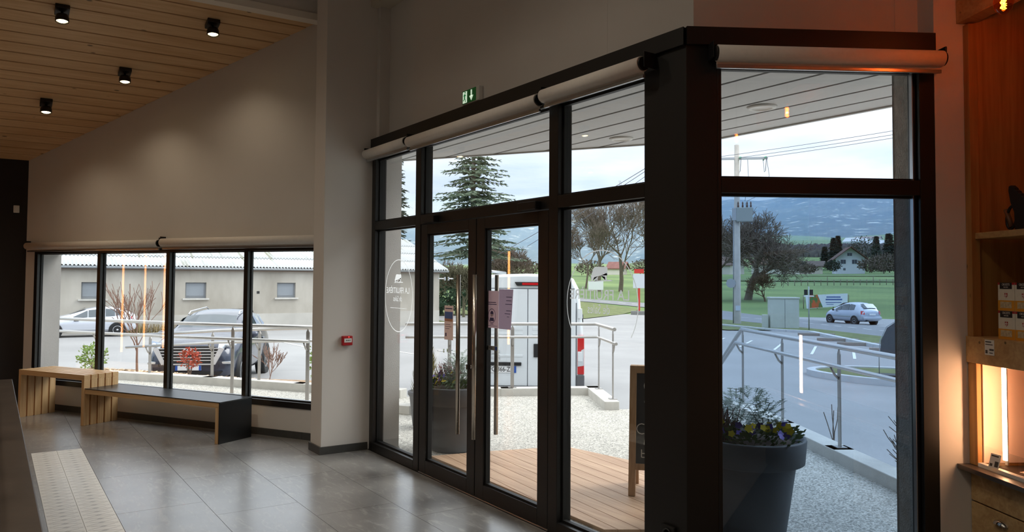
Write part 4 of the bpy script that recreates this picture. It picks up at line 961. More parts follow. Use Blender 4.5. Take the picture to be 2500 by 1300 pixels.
railing('terrace_railing', 'metal railing on the kerb outside the right hand window', [(-8.55, 9.60, 0.30), (-6.93, 8.30, 1.075), (-5.78, 7.62), (-4.59, 6.92), (-3.4, 6.22), (-2.0, 5.41)], 1.075, 0.90, [(-6.90, 8.28, 0.10, 0), (-5.78, 7.62, 0.10, 0), (-4.59, 6.92, 0.10, 0), (-3.3, 6.16, 0.10, 0)], 0.1, (-0.5, -0.86))
railing('terrace_railing', 'metal ramp railing nearest the bench window', [(-17.5, -0.9), (-13.75, 1.30), (-12.38, 2.13), (-11.2, 2.96), (-10.35, 3.66)], 1.05, 0.86, [(-13.6, 1.4, 0.0, 0), (-11.35, 2.85, 0.0, 0), (-10.4, 3.6, 0.0, 0), (-15.2, 0.45, 0, 0)], 0.0, (0.5, -0.86))
railing('terrace_railing', 'metal ramp railing sloping down along the planting bed', [(-14.7, 2.0, 0.72), (-13.2, 3.1, 0.86), (-11.85, 3.98, 0.95), (-10.5, 5.0, 0.98)], 0.98, 0.79, [(-14.35, 2.25, -0.1, 0), (-13.3, 3.02, 0.1, 0), (-12.5, 3.55, 0.1, 0), (-11.3, 4.4, 0.1, 0)], 0.0, (0.5, -0.86))

# ---- planting bed with bark mulch
bed = [(-13.6, 2.95), (-15.2, 1.70), (-19.5, 0.9), (-18.6, 2.5), (-16.0, 3.95), (-14.6, 5.4), (-12.2, 5.4), (-11.5, 4.45)]
mul = pm('bark_mulch', (190, 160, 130), 0.95, rgb2=(120, 96, 74), scale=9, detail=6, bump=0.8, bscale=26)
struct(MB().prism(bed, -0.95, -0.26).build('planting_bed', mul), 'bark covered planting bed beyond the ramp', 'planting bed')
random.seed(5); ch = MB()
for k in range(7000):
    while True:
        x, y = random.uniform(-19, -11.6), random.uniform(1.2, 5.2)
        if y > 2.3+(x+18.6)*0.62: continue
        if y < 1.0+(x+19.5)*0.35+3.2 and y > -0.42*(x+19.5)*0-0+0.9+max(0, (x+15.2)*0.78) : break
    w = random.uniform(0.008, 0.022); a = random.uniform(0, 6.28); z = -0.255+random.uniform(0, 0.03); d = Vector((math.cos(a), math.sin(a), random.uniform(-0.3, 0.3)))*w*2; p = Vector((-math.sin(a), math.cos(a), random.uniform(-0.3, 0.3)))*w
    c = Vector((x, y, z)); ch.quad(c-d-p, c+d-p, c+d+p, c-d+p)
tag(ch.build('bark_chips', pm('bark_chip', (212, 186, 156), 0.9, var=0.3, scale=3)), 'loose bark chips scattered over the planting bed', 'bark chips', None, 'stuff')

# ---- barn: long wall along y at x = BX, corrugated roof rising away
BX, BY0, BY1, EZ = -44.0, -14.0, 24.3, 2.25
barn = thing('barn', 'long low rendered barn with corrugated grey roof across the car park', 'barn', (BX-5, 5, -1.2))
bw_m = pm('old_render', (200, 194, 183), 0.9, rgb2=(166, 159, 147), scale=0.5, stretch=(1, 1, 0.5), detail=10, contrast=(0.35, 0.68))
plinth_m = pm('plinth_render', (196, 192, 184), 0.9, var=0.08, scale=1.0)
wins = [(3.71, 4.75), (8.56, 9.62), (13.43, 14.49), (-1.2, -0.15), (18.6, 19.6)]
ZW0, ZW1 = 0.63, 1.47
wb = MB(); yb = sorted([BY0, BY1-0.5]+[v for w in wins for v in w])
for a, b in zip(yb[:-1], yb[1:]):
    if any(abs(a-w[0]) < 1e-6 for w in wins): wb.box(BX-0.35, BX, a, b, -1.6, ZW0).box(BX-0.35, BX, a, b, ZW1, EZ+0.1)
    else: wb.box(BX-0.35, BX, a, b, -1.6, EZ+0.1)
wb.prism([(BX-0.3, BY1-0.5), (BX-12, BY1-0.5), (BX-12, BY1-0.85), (BX-0.3, BY1-0.85)], -1.6, lambda x, y: EZ+0.1+0.36*(min(BX-x, 12-(BX-x)+0)))
wb.build('wall', bw_m, barn, world=True)
MB().box(BX, BX+0.03, BY0, BY1-0.5, -1.6, -0.25).build('plinth', plinth_m, barn, world=True)
for a, b in wins:
    f = MB().box(BX-0.2, BX-0.16, a, b, ZW0, ZW1).build('window', pm('shutter_grey', (136, 140, 144), 0.6, var=0.06, scale=3), barn, world=True)
    MB().box(BX-0.16, BX-0.15, a+0.06, b-0.10, ZW0+0.12, ZW1-0.05).build('pane', pm('dull_pane', (150, 156, 162), 0.25), f, world=True)
    MB().box(BX-0.02, BX+0.10, a-0.14, b+0.14, ZW0-0.09, ZW0).build('window_sill', conc_m, barn, world=True)
MB().tube([(BX+0.30, BY0, EZ-0.02), (BX+0.30, BY1, EZ-0.02)], 0.075, 10).build('gutter', pm('zinc', (164, 168, 172), 0.4, 0.6), barn, world=True)
MB().box(BX, BX+0.24, BY0, BY1-0.3, EZ-0.16, EZ-0.03).build('eaves_board', pm('eaves_board', (120, 104, 92), 0.8), barn, world=True)
MB().box(BX, BX+0.012, 12.3, 12.45, 0.86, 1.0).build('wall_vent', pm('vent_dark', (50, 50, 50), 0.8), barn, world=True)
# corrugated sheets in overlapping courses, each sheet a part
roof_m = pm('fibre_cement', (206, 208, 208), 0.85, rgb2=(136, 134, 92), scale=1.0, stretch=(0.16, 2.6, 0.16), detail=8, contrast=(0.30, 0.46))
moss_m = pm('mossy_sheet', (160, 156, 112), 0.95, rgb2=(120, 122, 70), scale=1.5, detail=6)
random.seed(3); P_ = 0.177; nw = 6
def sheet(y0, course):
    vs = []; fs = []; sl = 0.36; L_ = 1.62; x0 = course*1.52
    for j in range(2):
        xx = 0.38-(x0+j*L_); zz = EZ+0.05+sl*(x0+j*L_)+(0.03 if j == 0 else -0.02)
        for k in range(nw*6+1):
            y = y0+k*P_/6; vs.append((BX+xx, y, zz+0.044*math.cos(2*math.pi*k/6)))
    n_ = nw*6+1
    for k in range(n_-1): fs.append((k, k+1, n_+k+1, n_+k))
    vs2 = [(v[0], v[1], v[2]-0.012) for v in vs]; o_ = len(vs); fs2 = [(f[3]+o_, f[2]+o_, f[1]+o_, f[0]+o_) for f in fs]
    ed = [(k+1, k, k+o_, k+1+o_) for k in range(n_-1)]
    return MB().add(vs+vs2, fs+fs2+ed, True)
for c_ in range(4):
    y = BY0
    while y < BY1-0.2:
        sheet(y, c_).build('roof_sheet', roof_m, barn, world=True); y += nw*P_
MB().prism([(BX-6.0, BY0), (BX-12.2, BY0), (BX-12.2, BY1), (BX-6.0, BY1)], lambda x, y: EZ+0.0+0.36*(12.0+x-BX), lambda x, y: EZ+0.05+0.36*(12.0+x-BX)).build('rear_roof', roof_m, barn, world=True)
# ================================================================== TREES, SHRUBS, FAR LANDSCAPE
bark_m = pm('grey_bark', (112, 98, 88), 0.95, var=0.2, scale=8); bark_d = pm('hazed_bark', (120, 108, 98), 0.95, var=0.2, scale=6)  # bark_d is lightened: distance haze put into its colour
def bare_tree(P, H, label, seed, spread=0.75, trunk=0.32, levels=5, lean=(0, 0), mat=None, r0=0.022, name='bare_tree', group='bare winter trees', rmin=0.012, kids=(3, 4)):
    """leafless tree: recursive limbs, tubes tapering into twigs"""
    rnd = random.Random(seed); t = thing(name, label, 'tree', P, 0, group); trunk_mb, limb, twig = MB(), MB(), MB()
    def grow(p, d, L_, r, lv):
        n = 3 if lv < 3 else 2; pts = [p]; rs = [r]; q = p.copy(); dd = d.copy()
        for k in range(n):
            dd = (dd+Vector((rnd.gauss(0, 0.13), rnd.gauss(0, 0.13), rnd.gauss(0.05, 0.08)))).normalized(); q = q+dd*(L_/n); pts.append(q.copy()); rs.append(r*(1-0.42*(k+1)/n))
        mb = trunk_mb if lv == 0 else (limb if lv < 3 else twig); mb.tube(pts, [max(v, rmin) for v in rs], 7 if lv == 0 else (5 if lv < 3 else 3), cap=False)
        if lv >= levels: return
        m = rnd.randint(*kids)+(1 if lv == 0 else 0)
        for k in range(m):
            at = rnd.uniform(0.45, 1.0) if (lv > 0 or k > 2) else rnd.uniform(0.75, 1.0); i = min(int(at*n), n-1); f = at*n-i; b = pts[i]+(pts[i+1]-pts[i])*f
            a = 2*math.pi*(k+rnd.random()*0.7)/m; side = dd.orthogonal().normalized(); side = Matrix.Rotation(a, 3, dd) @ side
            nd = (dd*rnd.uniform(0.6, 1.0)+side*spread*rnd.uniform(0.6, 1.25)+Vector((0, 0, 0.18))).normalized()
            grow(b, nd, L_*rnd.uniform(0.58, 0.80), rs[-1]*rnd.uniform(0.55, 0.8), lv+1)
        if lv > 0: grow(pts[-1], dd, L_*0.7, rs[-1]*0.8, lv+1)
    grow(Vector((0, 0, -0.2)), Vector((lean[0], lean[1], 1)).normalized(), H*trunk, H*r0, 0)
    m = mat or bark_m
    trunk_mb.build('trunk', m, t); limb.build('limbs', m, t); o = twig.build('twigs', m, t); o['kind'] = 'stuff'
    return t
def conifer(P, H, W_, label, seed, mat, dens=1.0, droop=0.25, zmin=0.06, name='conifer', needle=0.22, sparse=0.0, cat='tree', group='conifers'):
    rnd = random.Random(seed); t = thing(name, label, cat, P, 0, group); tr = MB(); fo = MB(); br = MB()
    tr.tube([(0, 0, -0.3), (0.02, 0, H*0.5), (0, 0.02, H)], [H*0.016, H*0.010, 0.01], 7, cap=False)
    z = H*zmin
    while z < H*0.985:
        f = 1-z/H; R0 = W_*0.5*(f**0.8)*(0.8+0.4*rnd.random()); nb = max(4, int((5+5*f)*dens))
        for k in range(nb):
            if rnd.random() < sparse: continue
            a = rnd.uniform(0, 6.283); L_ = R0*rnd.uniform(0.6, 1.08); d = Vector((math.cos(a), math.sin(a), 0)); p0 = Vector((0, 0, z+rnd.uniform(-0.1, 0.1)))
            n = max(3, int(L_/(needle*1.1))); pts = []
            for j in range(n+1):
                u = j/n; pts.append(p0+d*L_*u+Vector((0, 0, L_*(0.10*u-droop*u*u+0.12*u**4))))
            br.tube(pts, [0.02*f+0.006]*len(pts), 3, cap=False)
            for j in range(1, n+1):
                c = pts[j]; s_ = Vector((-d.y, d.x, 0)); w = needle*(1.35-0.6*j/n)
                for sg in (-1, 1):
                    for q in range(2):
                        tip = c+(s_*sg*rnd.uniform(0.7, 1.1)+d*rnd.uniform(0.2, 0.9)+Vector((0, 0, rnd.uniform(-0.55, 0.1))))*w*1.5
                        e = Vector((rnd.uniform(-1, 1), rnd.uniform(-1, 1), rnd.uniform(-1, 1))).normalized()*w*0.28
                        fo.add([c-e, c+e, tip+e*0.4, tip-e*0.4], [(0, 1, 2, 3)])
        z += H*0.024/max(0.6, dens)*(0.8+0.4*rnd.random())
    tr.build('trunk', bark_d, t); br.build('boughs', bark_d, t); o = fo.build('foliage', mat, t); o['kind'] = 'stuff'
    return t
def leafy(P, rx, rz, n, leaf, label, seed, mat, name='shrub', stems=5, zc=None, cat='shrub', group='shrubs', stem_mat=None, up=0.3, shell=0.45):
    rnd = random.Random(seed); t = thing(name, label, cat, P, 0, group); st, fo = MB(), MB(); zc = rz if zc is None else zc
    for k in range(stems):
        a = 6.283*k/stems+rnd.random(); e = Vector((math.cos(a)*rx*0.6, math.sin(a)*rx*0.6, zc+rz*0.4)); st.tube([(0, 0, -0.02), e*0.5+Vector((0, 0, 0.05)), e], [0.012*(0.5+rx), 0.008*(0.5+rx), 0.003], 4, cap=False)
    for k in range(n):
        d = Vector((rnd.gauss(0, 1), rnd.gauss(0, 1), rnd.gauss(0, 1))).normalized()*(shell+(1-shell)*rnd.random()); c = Vector((d.x*rx, d.y*rx, zc+d.z*rz))
        if c.z < 0.01: continue
        ax = (Vector((d.x, d.y, d.z+up))+Vector((rnd.gauss(0, .5), rnd.gauss(0, .5), rnd.gauss(0, .5)))).normalized(); sd = ax.orthogonal().normalized(); sd = Matrix.Rotation(rnd.random()*6.28, 3, ax) @ sd; l = leaf*rnd.uniform(0.7, 1.3); nn = ax.cross(sd)
        fo.add([c, c+ax*l*0.5+sd*l*0.28+nn*l*0.06, c+ax*l, c+ax*l*0.5-sd*l*0.28+nn*l*0.06], [(0, 1, 2), (0, 2, 3)])
    st.build('stems', stem_mat or bark_m, t); o = fo.build('foliage', mat, t); o['kind'] = 'stuff'
    return t
def G(x, y): return (x, y, tz(x, y))
needle_m = pm('spruce_needles', (70, 84, 66), 0.9, rgb2=(46, 58, 46), scale=2.5)
needle_b = pm('blue_spruce_needles', (132, 146, 122), 0.9, rgb2=(80, 98, 78), scale=1.5)
ever_m = pm('evergreen_leaf', (58, 84, 58), 0.7, var=0.3, scale=3)
leaf_m = pm('bright_leaf', (134, 160, 86), 0.6, var=0.25, scale=4)
leaf_y = pm('yellow_green_leaf', (168, 178, 100), 0.6, var=0.25, scale=4)
# the tall spruce behind the barn end, and its neighbours
conifer(G(-49.6, 29.6), 18.5, 9.4, 'tall blue-green spruce standing behind the end of the barn', 11, needle_b, 1.35, 0.30, 0.26, needle=0.28, sparse=0.22)
conifer(G(-70.0, 32.8), 15.5, 6.0, 'small dark conifer behind the barn roof in the left glass panel', 12, needle_m, 0.9, 0.3, needle=0.4)
leafy(G(-62, 33.6), 3.6, 1.9, 1500, 0.55, 'dense evergreen bush at the foot of the tall spruce', 13, ever_m, 'evergreen_bush', 6)
leafy(G(-66.5, 27.6), 2.6, 2.2, 900, 0.5, 'brownish hedge bush beside the barn end', 14, pm('beech_leaf', (140, 112, 84), 0.8, var=0.3, scale=3), 'hedge_bush', 6)
bare_tree(G(-56.0, 32.6), 8.6, 'bare twiggy tree tangled below the tall spruce', 15, 0.9, 0.22, 5, mat=pm('olive_bark', (108, 104, 82), 0.95, var=0.2, scale=5), r0=0.016, rmin=0.03)
bare_tree(G(-78.0, 52.0), 9.5, 'bare tree seen above the van roof', 16, 0.8, 0.3, 5, rmin=0.028)
bare_tree(G(-72.0, 42.0), 7.0, 'small bare tree beside the dark bush above the van', 19, 0.9, 0.28, 5, rmin=0.028)
# group of old bare trees seen behind the lettering
bare_tree(G(-103.5, 84.2), 12.5, 'slim bare tree left of the oaks behind the window lettering', 21, 0.6, 0.35, 5, (-0.08, 0.0), r0=0.015, rmin=0.028)
bare_tree(G(-94.6, 79.6), 17.0, 'old bare oak, left of the pair behind the window lettering', 22, 0.62, 0.34, 5, mat=bark_d, rmin=0.027)
bare_tree(G(-92.6, 82.4), 17.5, 'old bare oak, right of the pair behind the window lettering', 23, 0.62, 0.36, 5, mat=bark_d, rmin=0.027)
bare_tree(G(-89.5, 87.5), 19.0, 'old bare oak nearest the corner column behind the red signpost', 24, 0.62, 0.34, 5, mat=bark_d, rmin=0.027)
# trees round the utility pole in the right window
bare_tree(G(-66.0, 80.2), 21.0, 'large bare tree with leaning limbs right behind the utility pole', 31, 0.95, 0.20, 5, (0.12, 0.06), bark_d, 0.026, rmin=0.028, kids=(4, 5))
bare_tree(G(-68.5, 76.5), 18.0, 'bare tree left of the utility pole at the column edge', 32, 0.85, 0.24, 5, (-0.05, 0.0), bark_d, 0.02, rmin=0.028)
bare_tree(G(-62.0, 78.6), 9.0, 'brown twiggy thicket at the foot of the large bare tree', 33, 1.0, 0.18, 4, mat=pm('dry_thicket', (104, 84, 64), 0.95, var=0.3, scale=2), r0=0.014, name='thicket', rmin=0.022, kids=(3, 5))
# planting along the ramp
def Z3(x, y): return (x, y, -0.27)
leafy(Z3(-18.9, 1.85), 0.30, 0.28, 360, 0.075, 'round green shrub at the left end of the planting bed', 41, leaf_m, stems=6)
leafy(Z3(-14.1, 5.15), 0.22, 0.42, 330, 0.075, 'upright green shrub at the pier end of the planting bed', 42, leaf_m, stems=5, zc=0.48)
bare_tree(Z3(-17.0, 2.42), 4.2, 'bare young shrub with long twigs in the planting bed', 43, 0.40, 0.22, 3, mat=pm('twig_brown', (140, 112, 100), 0.9), r0=0.007, name='bare_shrub', group='shrubs', rmin=0.006)
leafy(Z3(-16.3, 3.28), 0.21, 0.20, 330, 0.06, 'small red leaved maple in front of the parked dark car', 44, pm('red_leaf', (196, 62, 48), 0.6, rgb2=(150, 90, 60), scale=5), 'red_maple', 9, 0.40)
bare_tree(Z3(-14.9, 4.40), 1.35, 'dry twiggy shrub beside the ramp post', 45, 0.5, 0.3, 3, mat=MATS['twig_brown'], r0=0.008, name='dry_shrub', group='shrubs', rmin=0.005)
bare_tree((-10.9, 4.75, -0.02), 1.25, 'bare climbing shrub behind the left glass panel', 46, 0.5, 0.3, 4, mat=MATS['twig_brown'], r0=0.01, name='bare_shrub', group='shrubs', rmin=0.005)
bare_tree((-3.72, 6.92, -0.4), 1.25, 'thin twiggy shrub beyond the right railing', 47, 0.45, 0.35, 3, mat=bark_d, r0=0.008, name='bare_shrub', group='shrubs', rmin=0.004)
bare_tree((-5.35, 8.05, -0.5), 1.05, 'two bare shoots beyond the middle post of the right railing', 48, 0.15, 0.6, 1, mat=bark_d, r0=0.007, name='bare_shoots', group='shrubs', rmin=0.005)
# dry grass at the barn foot
dg = MB(); rnd = random.Random(8)
for k in range(420):
    y = rnd.uniform(5.2, 8.6); x = BX+rnd.uniform(0.1, 1.0); a = rnd.uniform(0, 6.28); h = rnd.uniform(0.25, 0.7); w = 0.03; d = Vector((math.cos(a), math.sin(a), 0))
    b = Vector((x, y, tz(x, y))); dg.add([b-d*w, b+d*w, b+d*w*0.2+Vector((rnd.gauss(0, .12), rnd.gauss(0, .12), h))], [(0, 1, 2)])
tag(dg.build('dry_grass', pm('straw', (150, 134, 98), 0.95, var=0.2)), 'dry grass tuft at the foot of the barn wall', 'grass', None, 'stuff')

# ---- hamlet and trees on the rising meadow
def house(P, rz, w, d, h, rh, wall_c, roof_c, label, wins=(), over=0.5, name='house', group='houses across the meadow', gable_boards=None, base=0.0):
    """gabled house; local x = gable width, -y = face towards us"""
    t = thing(name, label, 'house', P, rz, group)
    wm = pm('house_wall_%d_%d_%d' % wall_c, wall_c, 0.9); rm = pm('house_roof_%d_%d_%d' % roof_c, roof_c, 0.9, var=0.15, scale=0.6)
    MB().slab([(-w/2, -2.0), (w/2, -2.0), (w/2, h), (0, h+rh), (-w/2, h)], 0, d).build('wall', wm, t)
    for sg in (-1, 1):
        MB().slab([(sg*(w/2+over), h-over*rh/(w/2)), (0, h+rh), (0, h+rh+0.28), (sg*(w/2+over), h-over*rh/(w/2)+0.28)], -over*2, d+over).build('roof', rm, t)
    for (x0, x1, z0, z1) in wins:
        f = MB().box(x0, x1, -0.08, 0.0, z0, z1).build('window', pm('house_window', (78, 84, 96), 0.3), t)
        MB().box((x0+x1)/2-0.04, (x0+x1)/2+0.04, -0.11, -0.08, z0, z1).build('window_bar', pm('house_window_bar', (190, 190, 190), 0.6), f)
    if gable_boards: MB().slab([(-w/2*0.98, h+0.1), (w/2*0.98, h+0.1), (0, h+rh*0.98)], -0.25, -0.05).build('gable_boards', pm('gable_timber', gable_boards, 0.9, var=0.2, scale=1.0, stretch=(6, 1, 1)), t)
    return t
def polar_pt(azdeg, r, dz=0): x, y = r*math.sin(R_(azdeg)), r*math.cos(R_(azdeg)); return (x, y, tz(x, y)+dz)
def az_px(px): return -56.28+math.degrees(math.atan((px-1250)/1901.5))
def face(px): return -R_(az_px(px))
hp = polar_pt(az_px(2076), 290); house(hp, face(2076)+R_(8), 9.2, 10, 4.6, 3.6, (226, 228, 234), (92, 66, 58), 'tall white chalet with brown timber gable on the meadow', [(-3.0, -1.4, 2.6, 4.0), (0.6, 2.2, 2.6, 4.0), (-0.9, 0.6, 5.3, 6.3), (-2.2, -1.5, 0.4, 1.1)], 1.5, 'chalet', gable_boards=None)
house(polar_pt(az_px(1935), 262), face(1935)+R_(55), 7.0, 13, 2.9, 2.0, (222, 216, 206), (134, 100, 84), 'small white house with brown roof left of the long low house', [(-2.2, -0.8, 1.0, 2.2), (0.8, 2.2, 1.0, 2.2)], 0.6)
house(polar_pt(az_px(2006), 280), face(2006)+R_(84), 7.0, 18, 1.9, 1.5, (214, 204, 190), (96, 84, 78), 'long low house left of the white chalet', [(-2, -1, 0.6, 1.6)], 0.6)
house(polar_pt(az_px(1525), 235), face(1525)+R_(70), 4.2, 4.6, 1.9, 1.6, (228, 220, 212), (138, 96, 90), 'house with red tiled roof behind the oaks', [(-1.5, -0.6, 0.8, 1.8)], 0.5)
house(polar_pt(az_px(1800), 240), face(1800)+R_(60), 8.0, 12, 2.8, 2.2, (210, 200, 190), (110, 92, 84), 'half hidden house behind the tree by the utility pole', [(-2, -0.8, 1.0, 2.2)], 0.6)
for k, (px, r, w, lab) in enumerate(((2120, 760, 20, 'white farm roof on the hillside, nearest the dark trees'), (2150, 900, 26, 'pale farm building on the hillside'), (2160, 640, 16, 'long white shed below the hillside farm'), (2098, 820, 12, 'small hillside house left of the farm'))):
    house(polar_pt(az_px(px), r), face(px)+R_(70), 9, w, 3.5, 2.5, (226, 228, 230), (206, 208, 212) if k != 1 else (150, 130, 124), lab, (), 0.6)
far_ev = pm('far_evergreen', (52, 62, 54), 0.95, var=0.25, scale=0.5); far_br = pm('far_brown_crown', (98, 88, 78), 0.95, var=0.25, scale=0.5)
for k, (px, r, H, w, m, lab) in enumerate(((2036, 322, 12.5, 6.5, 0, 'dark conifer left of the white chalet'), (2047, 336, 13.5, 6, 0, 'dark conifer touching the chalet roof on the left'), (2140, 330, 13, 6.0, 0, 'pointed dark conifer right of the round tree'), (2172, 285, 13, 9, 0, 'big dark conifer beside the outer wall edge'), (2014, 352, 9, 5, 0, 'smaller conifer behind the long low house'))):
    conifer(polar_pt(az_px(px), r), H, w, lab, 60+k, far_ev, 1.1, 0.3, 0.05, 'far_conifer', 0.55)
def crown(P, rx, rz, label, seed, mat, name='far_tree', n=420, leaf=0.6): return leafy(P, rx, rz, n, leaf, label, seed, mat, name, 4, rz*1.25, 'tree', 'trees round the hamlet')
for k, (px, r, rx, rz, m, lab) in enumerate(((2108, 315, 6.0, 5.6, 0, 'large round dark tree right of the white chalet'), (2086, 350, 5, 4.2, 1, 'brown round tree behind the chalet roof'), (2128, 268, 4.2, 2.0, 1, 'low brown orchard tree right of the chalet'), (2158, 258, 5.0, 2.6, 1, 'wide brown orchard tree near the outer wall'), (2034, 275, 2.4, 1.7, 0, 'round dark bush beside the chalet'), (1955, 258, 2.4, 1.6, 0, 'round bush in front of the small white house'), (1975, 252, 2.6, 1.2, 1, 'low bush before the long low house'), (1896, 305, 6, 4, 1, 'brown tree crown left of the small white house'), (1860, 250, 7, 4.4, 1, 'brown tree crown right of the utility pole'), (1770, 275, 6, 4.2, 1, 'brown tree crown left of the utility pole'), (1440, 210, 4, 1.9, 1, 'brown tree crown left of the red roofed house'), (1572, 235, 4, 1.9, 1, 'brown tree crown right of the red roofed house'), (1260, 180, 7, 2.0, 1, 'brown tree line above the van'), (1215, 150, 4, 3.4, 0, 'dark evergreen crown above the van roof'))):
    crown(polar_pt(az_px(px), r), rx, rz, lab, 80+k, (far_ev, far_br)[m], n=1200 if rx > 4 else 600)
# wooded bands below the green hillside: too far to count
rnd = random.Random(99); wo = MB()
for k in range(2600):
    px = rnd.uniform(1760, 2260); r = rnd.uniform(430, 570); f = 0.5+0.5*pnoise(Vector((px*0.012, r*0.01, 3)))
    if rnd.random() > f*1.3: continue
    a = R_(az_px(px)); x, y = r*math.sin(a), r*math.cos(a); h = rnd.uniform(3, 6.5); w = rnd.uniform(3, 6); z = tz(x, y)
    for q in range(3):
        b = q*1.05+rnd.random(); d = Vector((math.cos(b), math.sin(b), 0))*w; wo.add([Vector((x, y, z))-d*0.7, Vector((x, y, z))+d*0.7, Vector((x, y, z+h*0.7))+d, Vector((x, y, z+h)), Vector((x, y, z+h*0.7))-d], [(0, 1, 2, 3, 4)])
tag(wo.build('wood_belt', pm('far_wood', (116, 108, 102), 0.95, var=0.3, scale=0.02)), 'brown wooded belt between the hamlet and the green hillside', 'woodland', None, 'stuff')

# ---- mountain with bare forest and snow patches
def mount_mat():
    m, nt, b, o = nodes_of('forested_mountain'); N = nt.nodes.new; L = nt.links.new
    tc = N('ShaderNodeTexCoord'); n1 = N('ShaderNodeTexNoise'); n1.inputs['Scale'].default_value = 0.006; n1.inputs['Detail'].default_value = 9; n1.inputs['Roughness'].default_value = 0.62; L(tc.outputs['Object'], n1.inputs[0])
    r1 = N('ShaderNodeValToRGB'); L(n1.outputs['Fac'], r1.inputs[0]); e = r1.color_ramp.elements
    e[0].position = 0.35; e[0].color = lin((62, 68, 76)); e[1].position = 0.62; e[1].color = lin((96, 100, 104))
    n2 = N('ShaderNodeTexNoise'); n2.inputs['Scale'].default_value = 0.028; n2.inputs['Detail'].default_value = 8; n2.inputs['Roughness'].default_value = 0.7; mp = N('ShaderNodeMapping'); mp.inputs['Scale'].default_value = (1, 1, 0.5); L(tc.outputs['Object'], mp.inputs[0]); L(mp.outputs[0], n2.inputs[0])
    r2 = N('ShaderNodeValToRGB'); L(n2.outputs['Fac'], r2.inputs[0]); r2.color_ramp.elements[0].position = 0.57; r2.color_ramp.elements[0].color = (0, 0, 0, 1); r2.color_ramp.elements[1].position = 0.67; r2.color_ramp.elements[1].color = (1, 1, 1, 1)
    mx = N('ShaderNodeMixRGB'); mx.inputs[2].default_value = lin((206, 214, 222)); L(r2.outputs[0], mx.inputs[0]); L(r1.outputs[0], mx.inputs[1]); L(mx.outputs[0], b.inputs['Base Color']); b.inputs['Roughness'].default_value = 1.0; b.inputs['Specular IOR Level'].default_value = 0.0
    return m
def ridge(a):   # ridge height above the horizon (tangent) by azimuth, from the skyline seen through the panes
    K = [(-140, .06), (-90, .055), (-70, .065), (-58, .075), (-52, .094), (-50, .097), (-47.5, .092), (-45, .094), (-40.5, .104), (-38.5, .100), (-35, .111), (-31, .119), (-25, .122), (-10, .115), (30, .10)]
    for (p, v), (q, w) in zip(K[:-1], K[1:]):
        if a <= q: return v+(w-v)*max(0, (a-p)/(q-p))
    return .1
vs_, fs_ = [], []; NA, NR = 240, 36; R0, R1_ = 1500.0, 3300.0
for i in range(NR+1):
    u = i/NR; r = R0+(R1_-R0)*u
    for k in range(NA+1):
        a = -130+150*k/NA; x, y = r*math.sin(R_(a)), r*math.cos(R_(a)); base = tz(1500*math.sin(R_(a)), 1500*math.cos(R_(a)))-6
        top = ridge(a)*R1_; z = base+(top-base)*(u**1.15)
        z += (pnoise(Vector((x*0.003, y*0.003, 1)))*26+pnoise(Vector((x*0.012, y*0.012, 4)))*9)*min(1, u*2.2)*(1-0.6*u**6)
        vs_.append((x, y, z))
for i in range(NR):
    for k in range(NA): a = i*(NA+1)+k; fs_.append((a, a+1, a+NA+2, a+NA+1))
struct(MB().add(vs_, fs_, True).build('mountain', mount_mat()), 'long wooded mountain ridge with snow patches', 'mountain')
# blue winter haze filling the valley in front of the mountain
def haze_mat():
    m = bpy.data.materials.new('valley_haze'); m.use_nodes = True; nt = m.node_tree; nt.nodes.clear(); o = nt.nodes.new('ShaderNodeOutputMaterial'); v = nt.nodes.new('ShaderNodeVolumeScatter')
    v.inputs['Color'].default_value = (0.42, 0.64, 1.0, 1); v.inputs['Density'].default_value = 0.00042; nt.links.new(v.outputs[0], o.inputs['Volume']); return m
hz = []
A0, A1, NS = -125, 15, 28
prof = [(380, -40), (380, 30), (900, 92), (3150, 350), (3150, -40)]
hm = MB().loft([[(r*math.sin(R_(A0+(A1-A0)*k/NS)), r*math.cos(R_(A0+(A1-A0)*k/NS)), z) for r, z in prof] for k in range(NS+1)], closed=True, cap=True, smooth=False)
hz_o = hm.build('valley_haze', haze_mat())
bm_ = bmesh.new(); bm_.from_mesh(hz_o.data); bmesh.ops.recalc_face_normals(bm_, faces=bm_.faces[:]); bm_.to_mesh(hz_o.data); bm_.free()
tag(hz_o, 'thin blue haze in the valley before the mountain', 'haze', None, 'stuff')
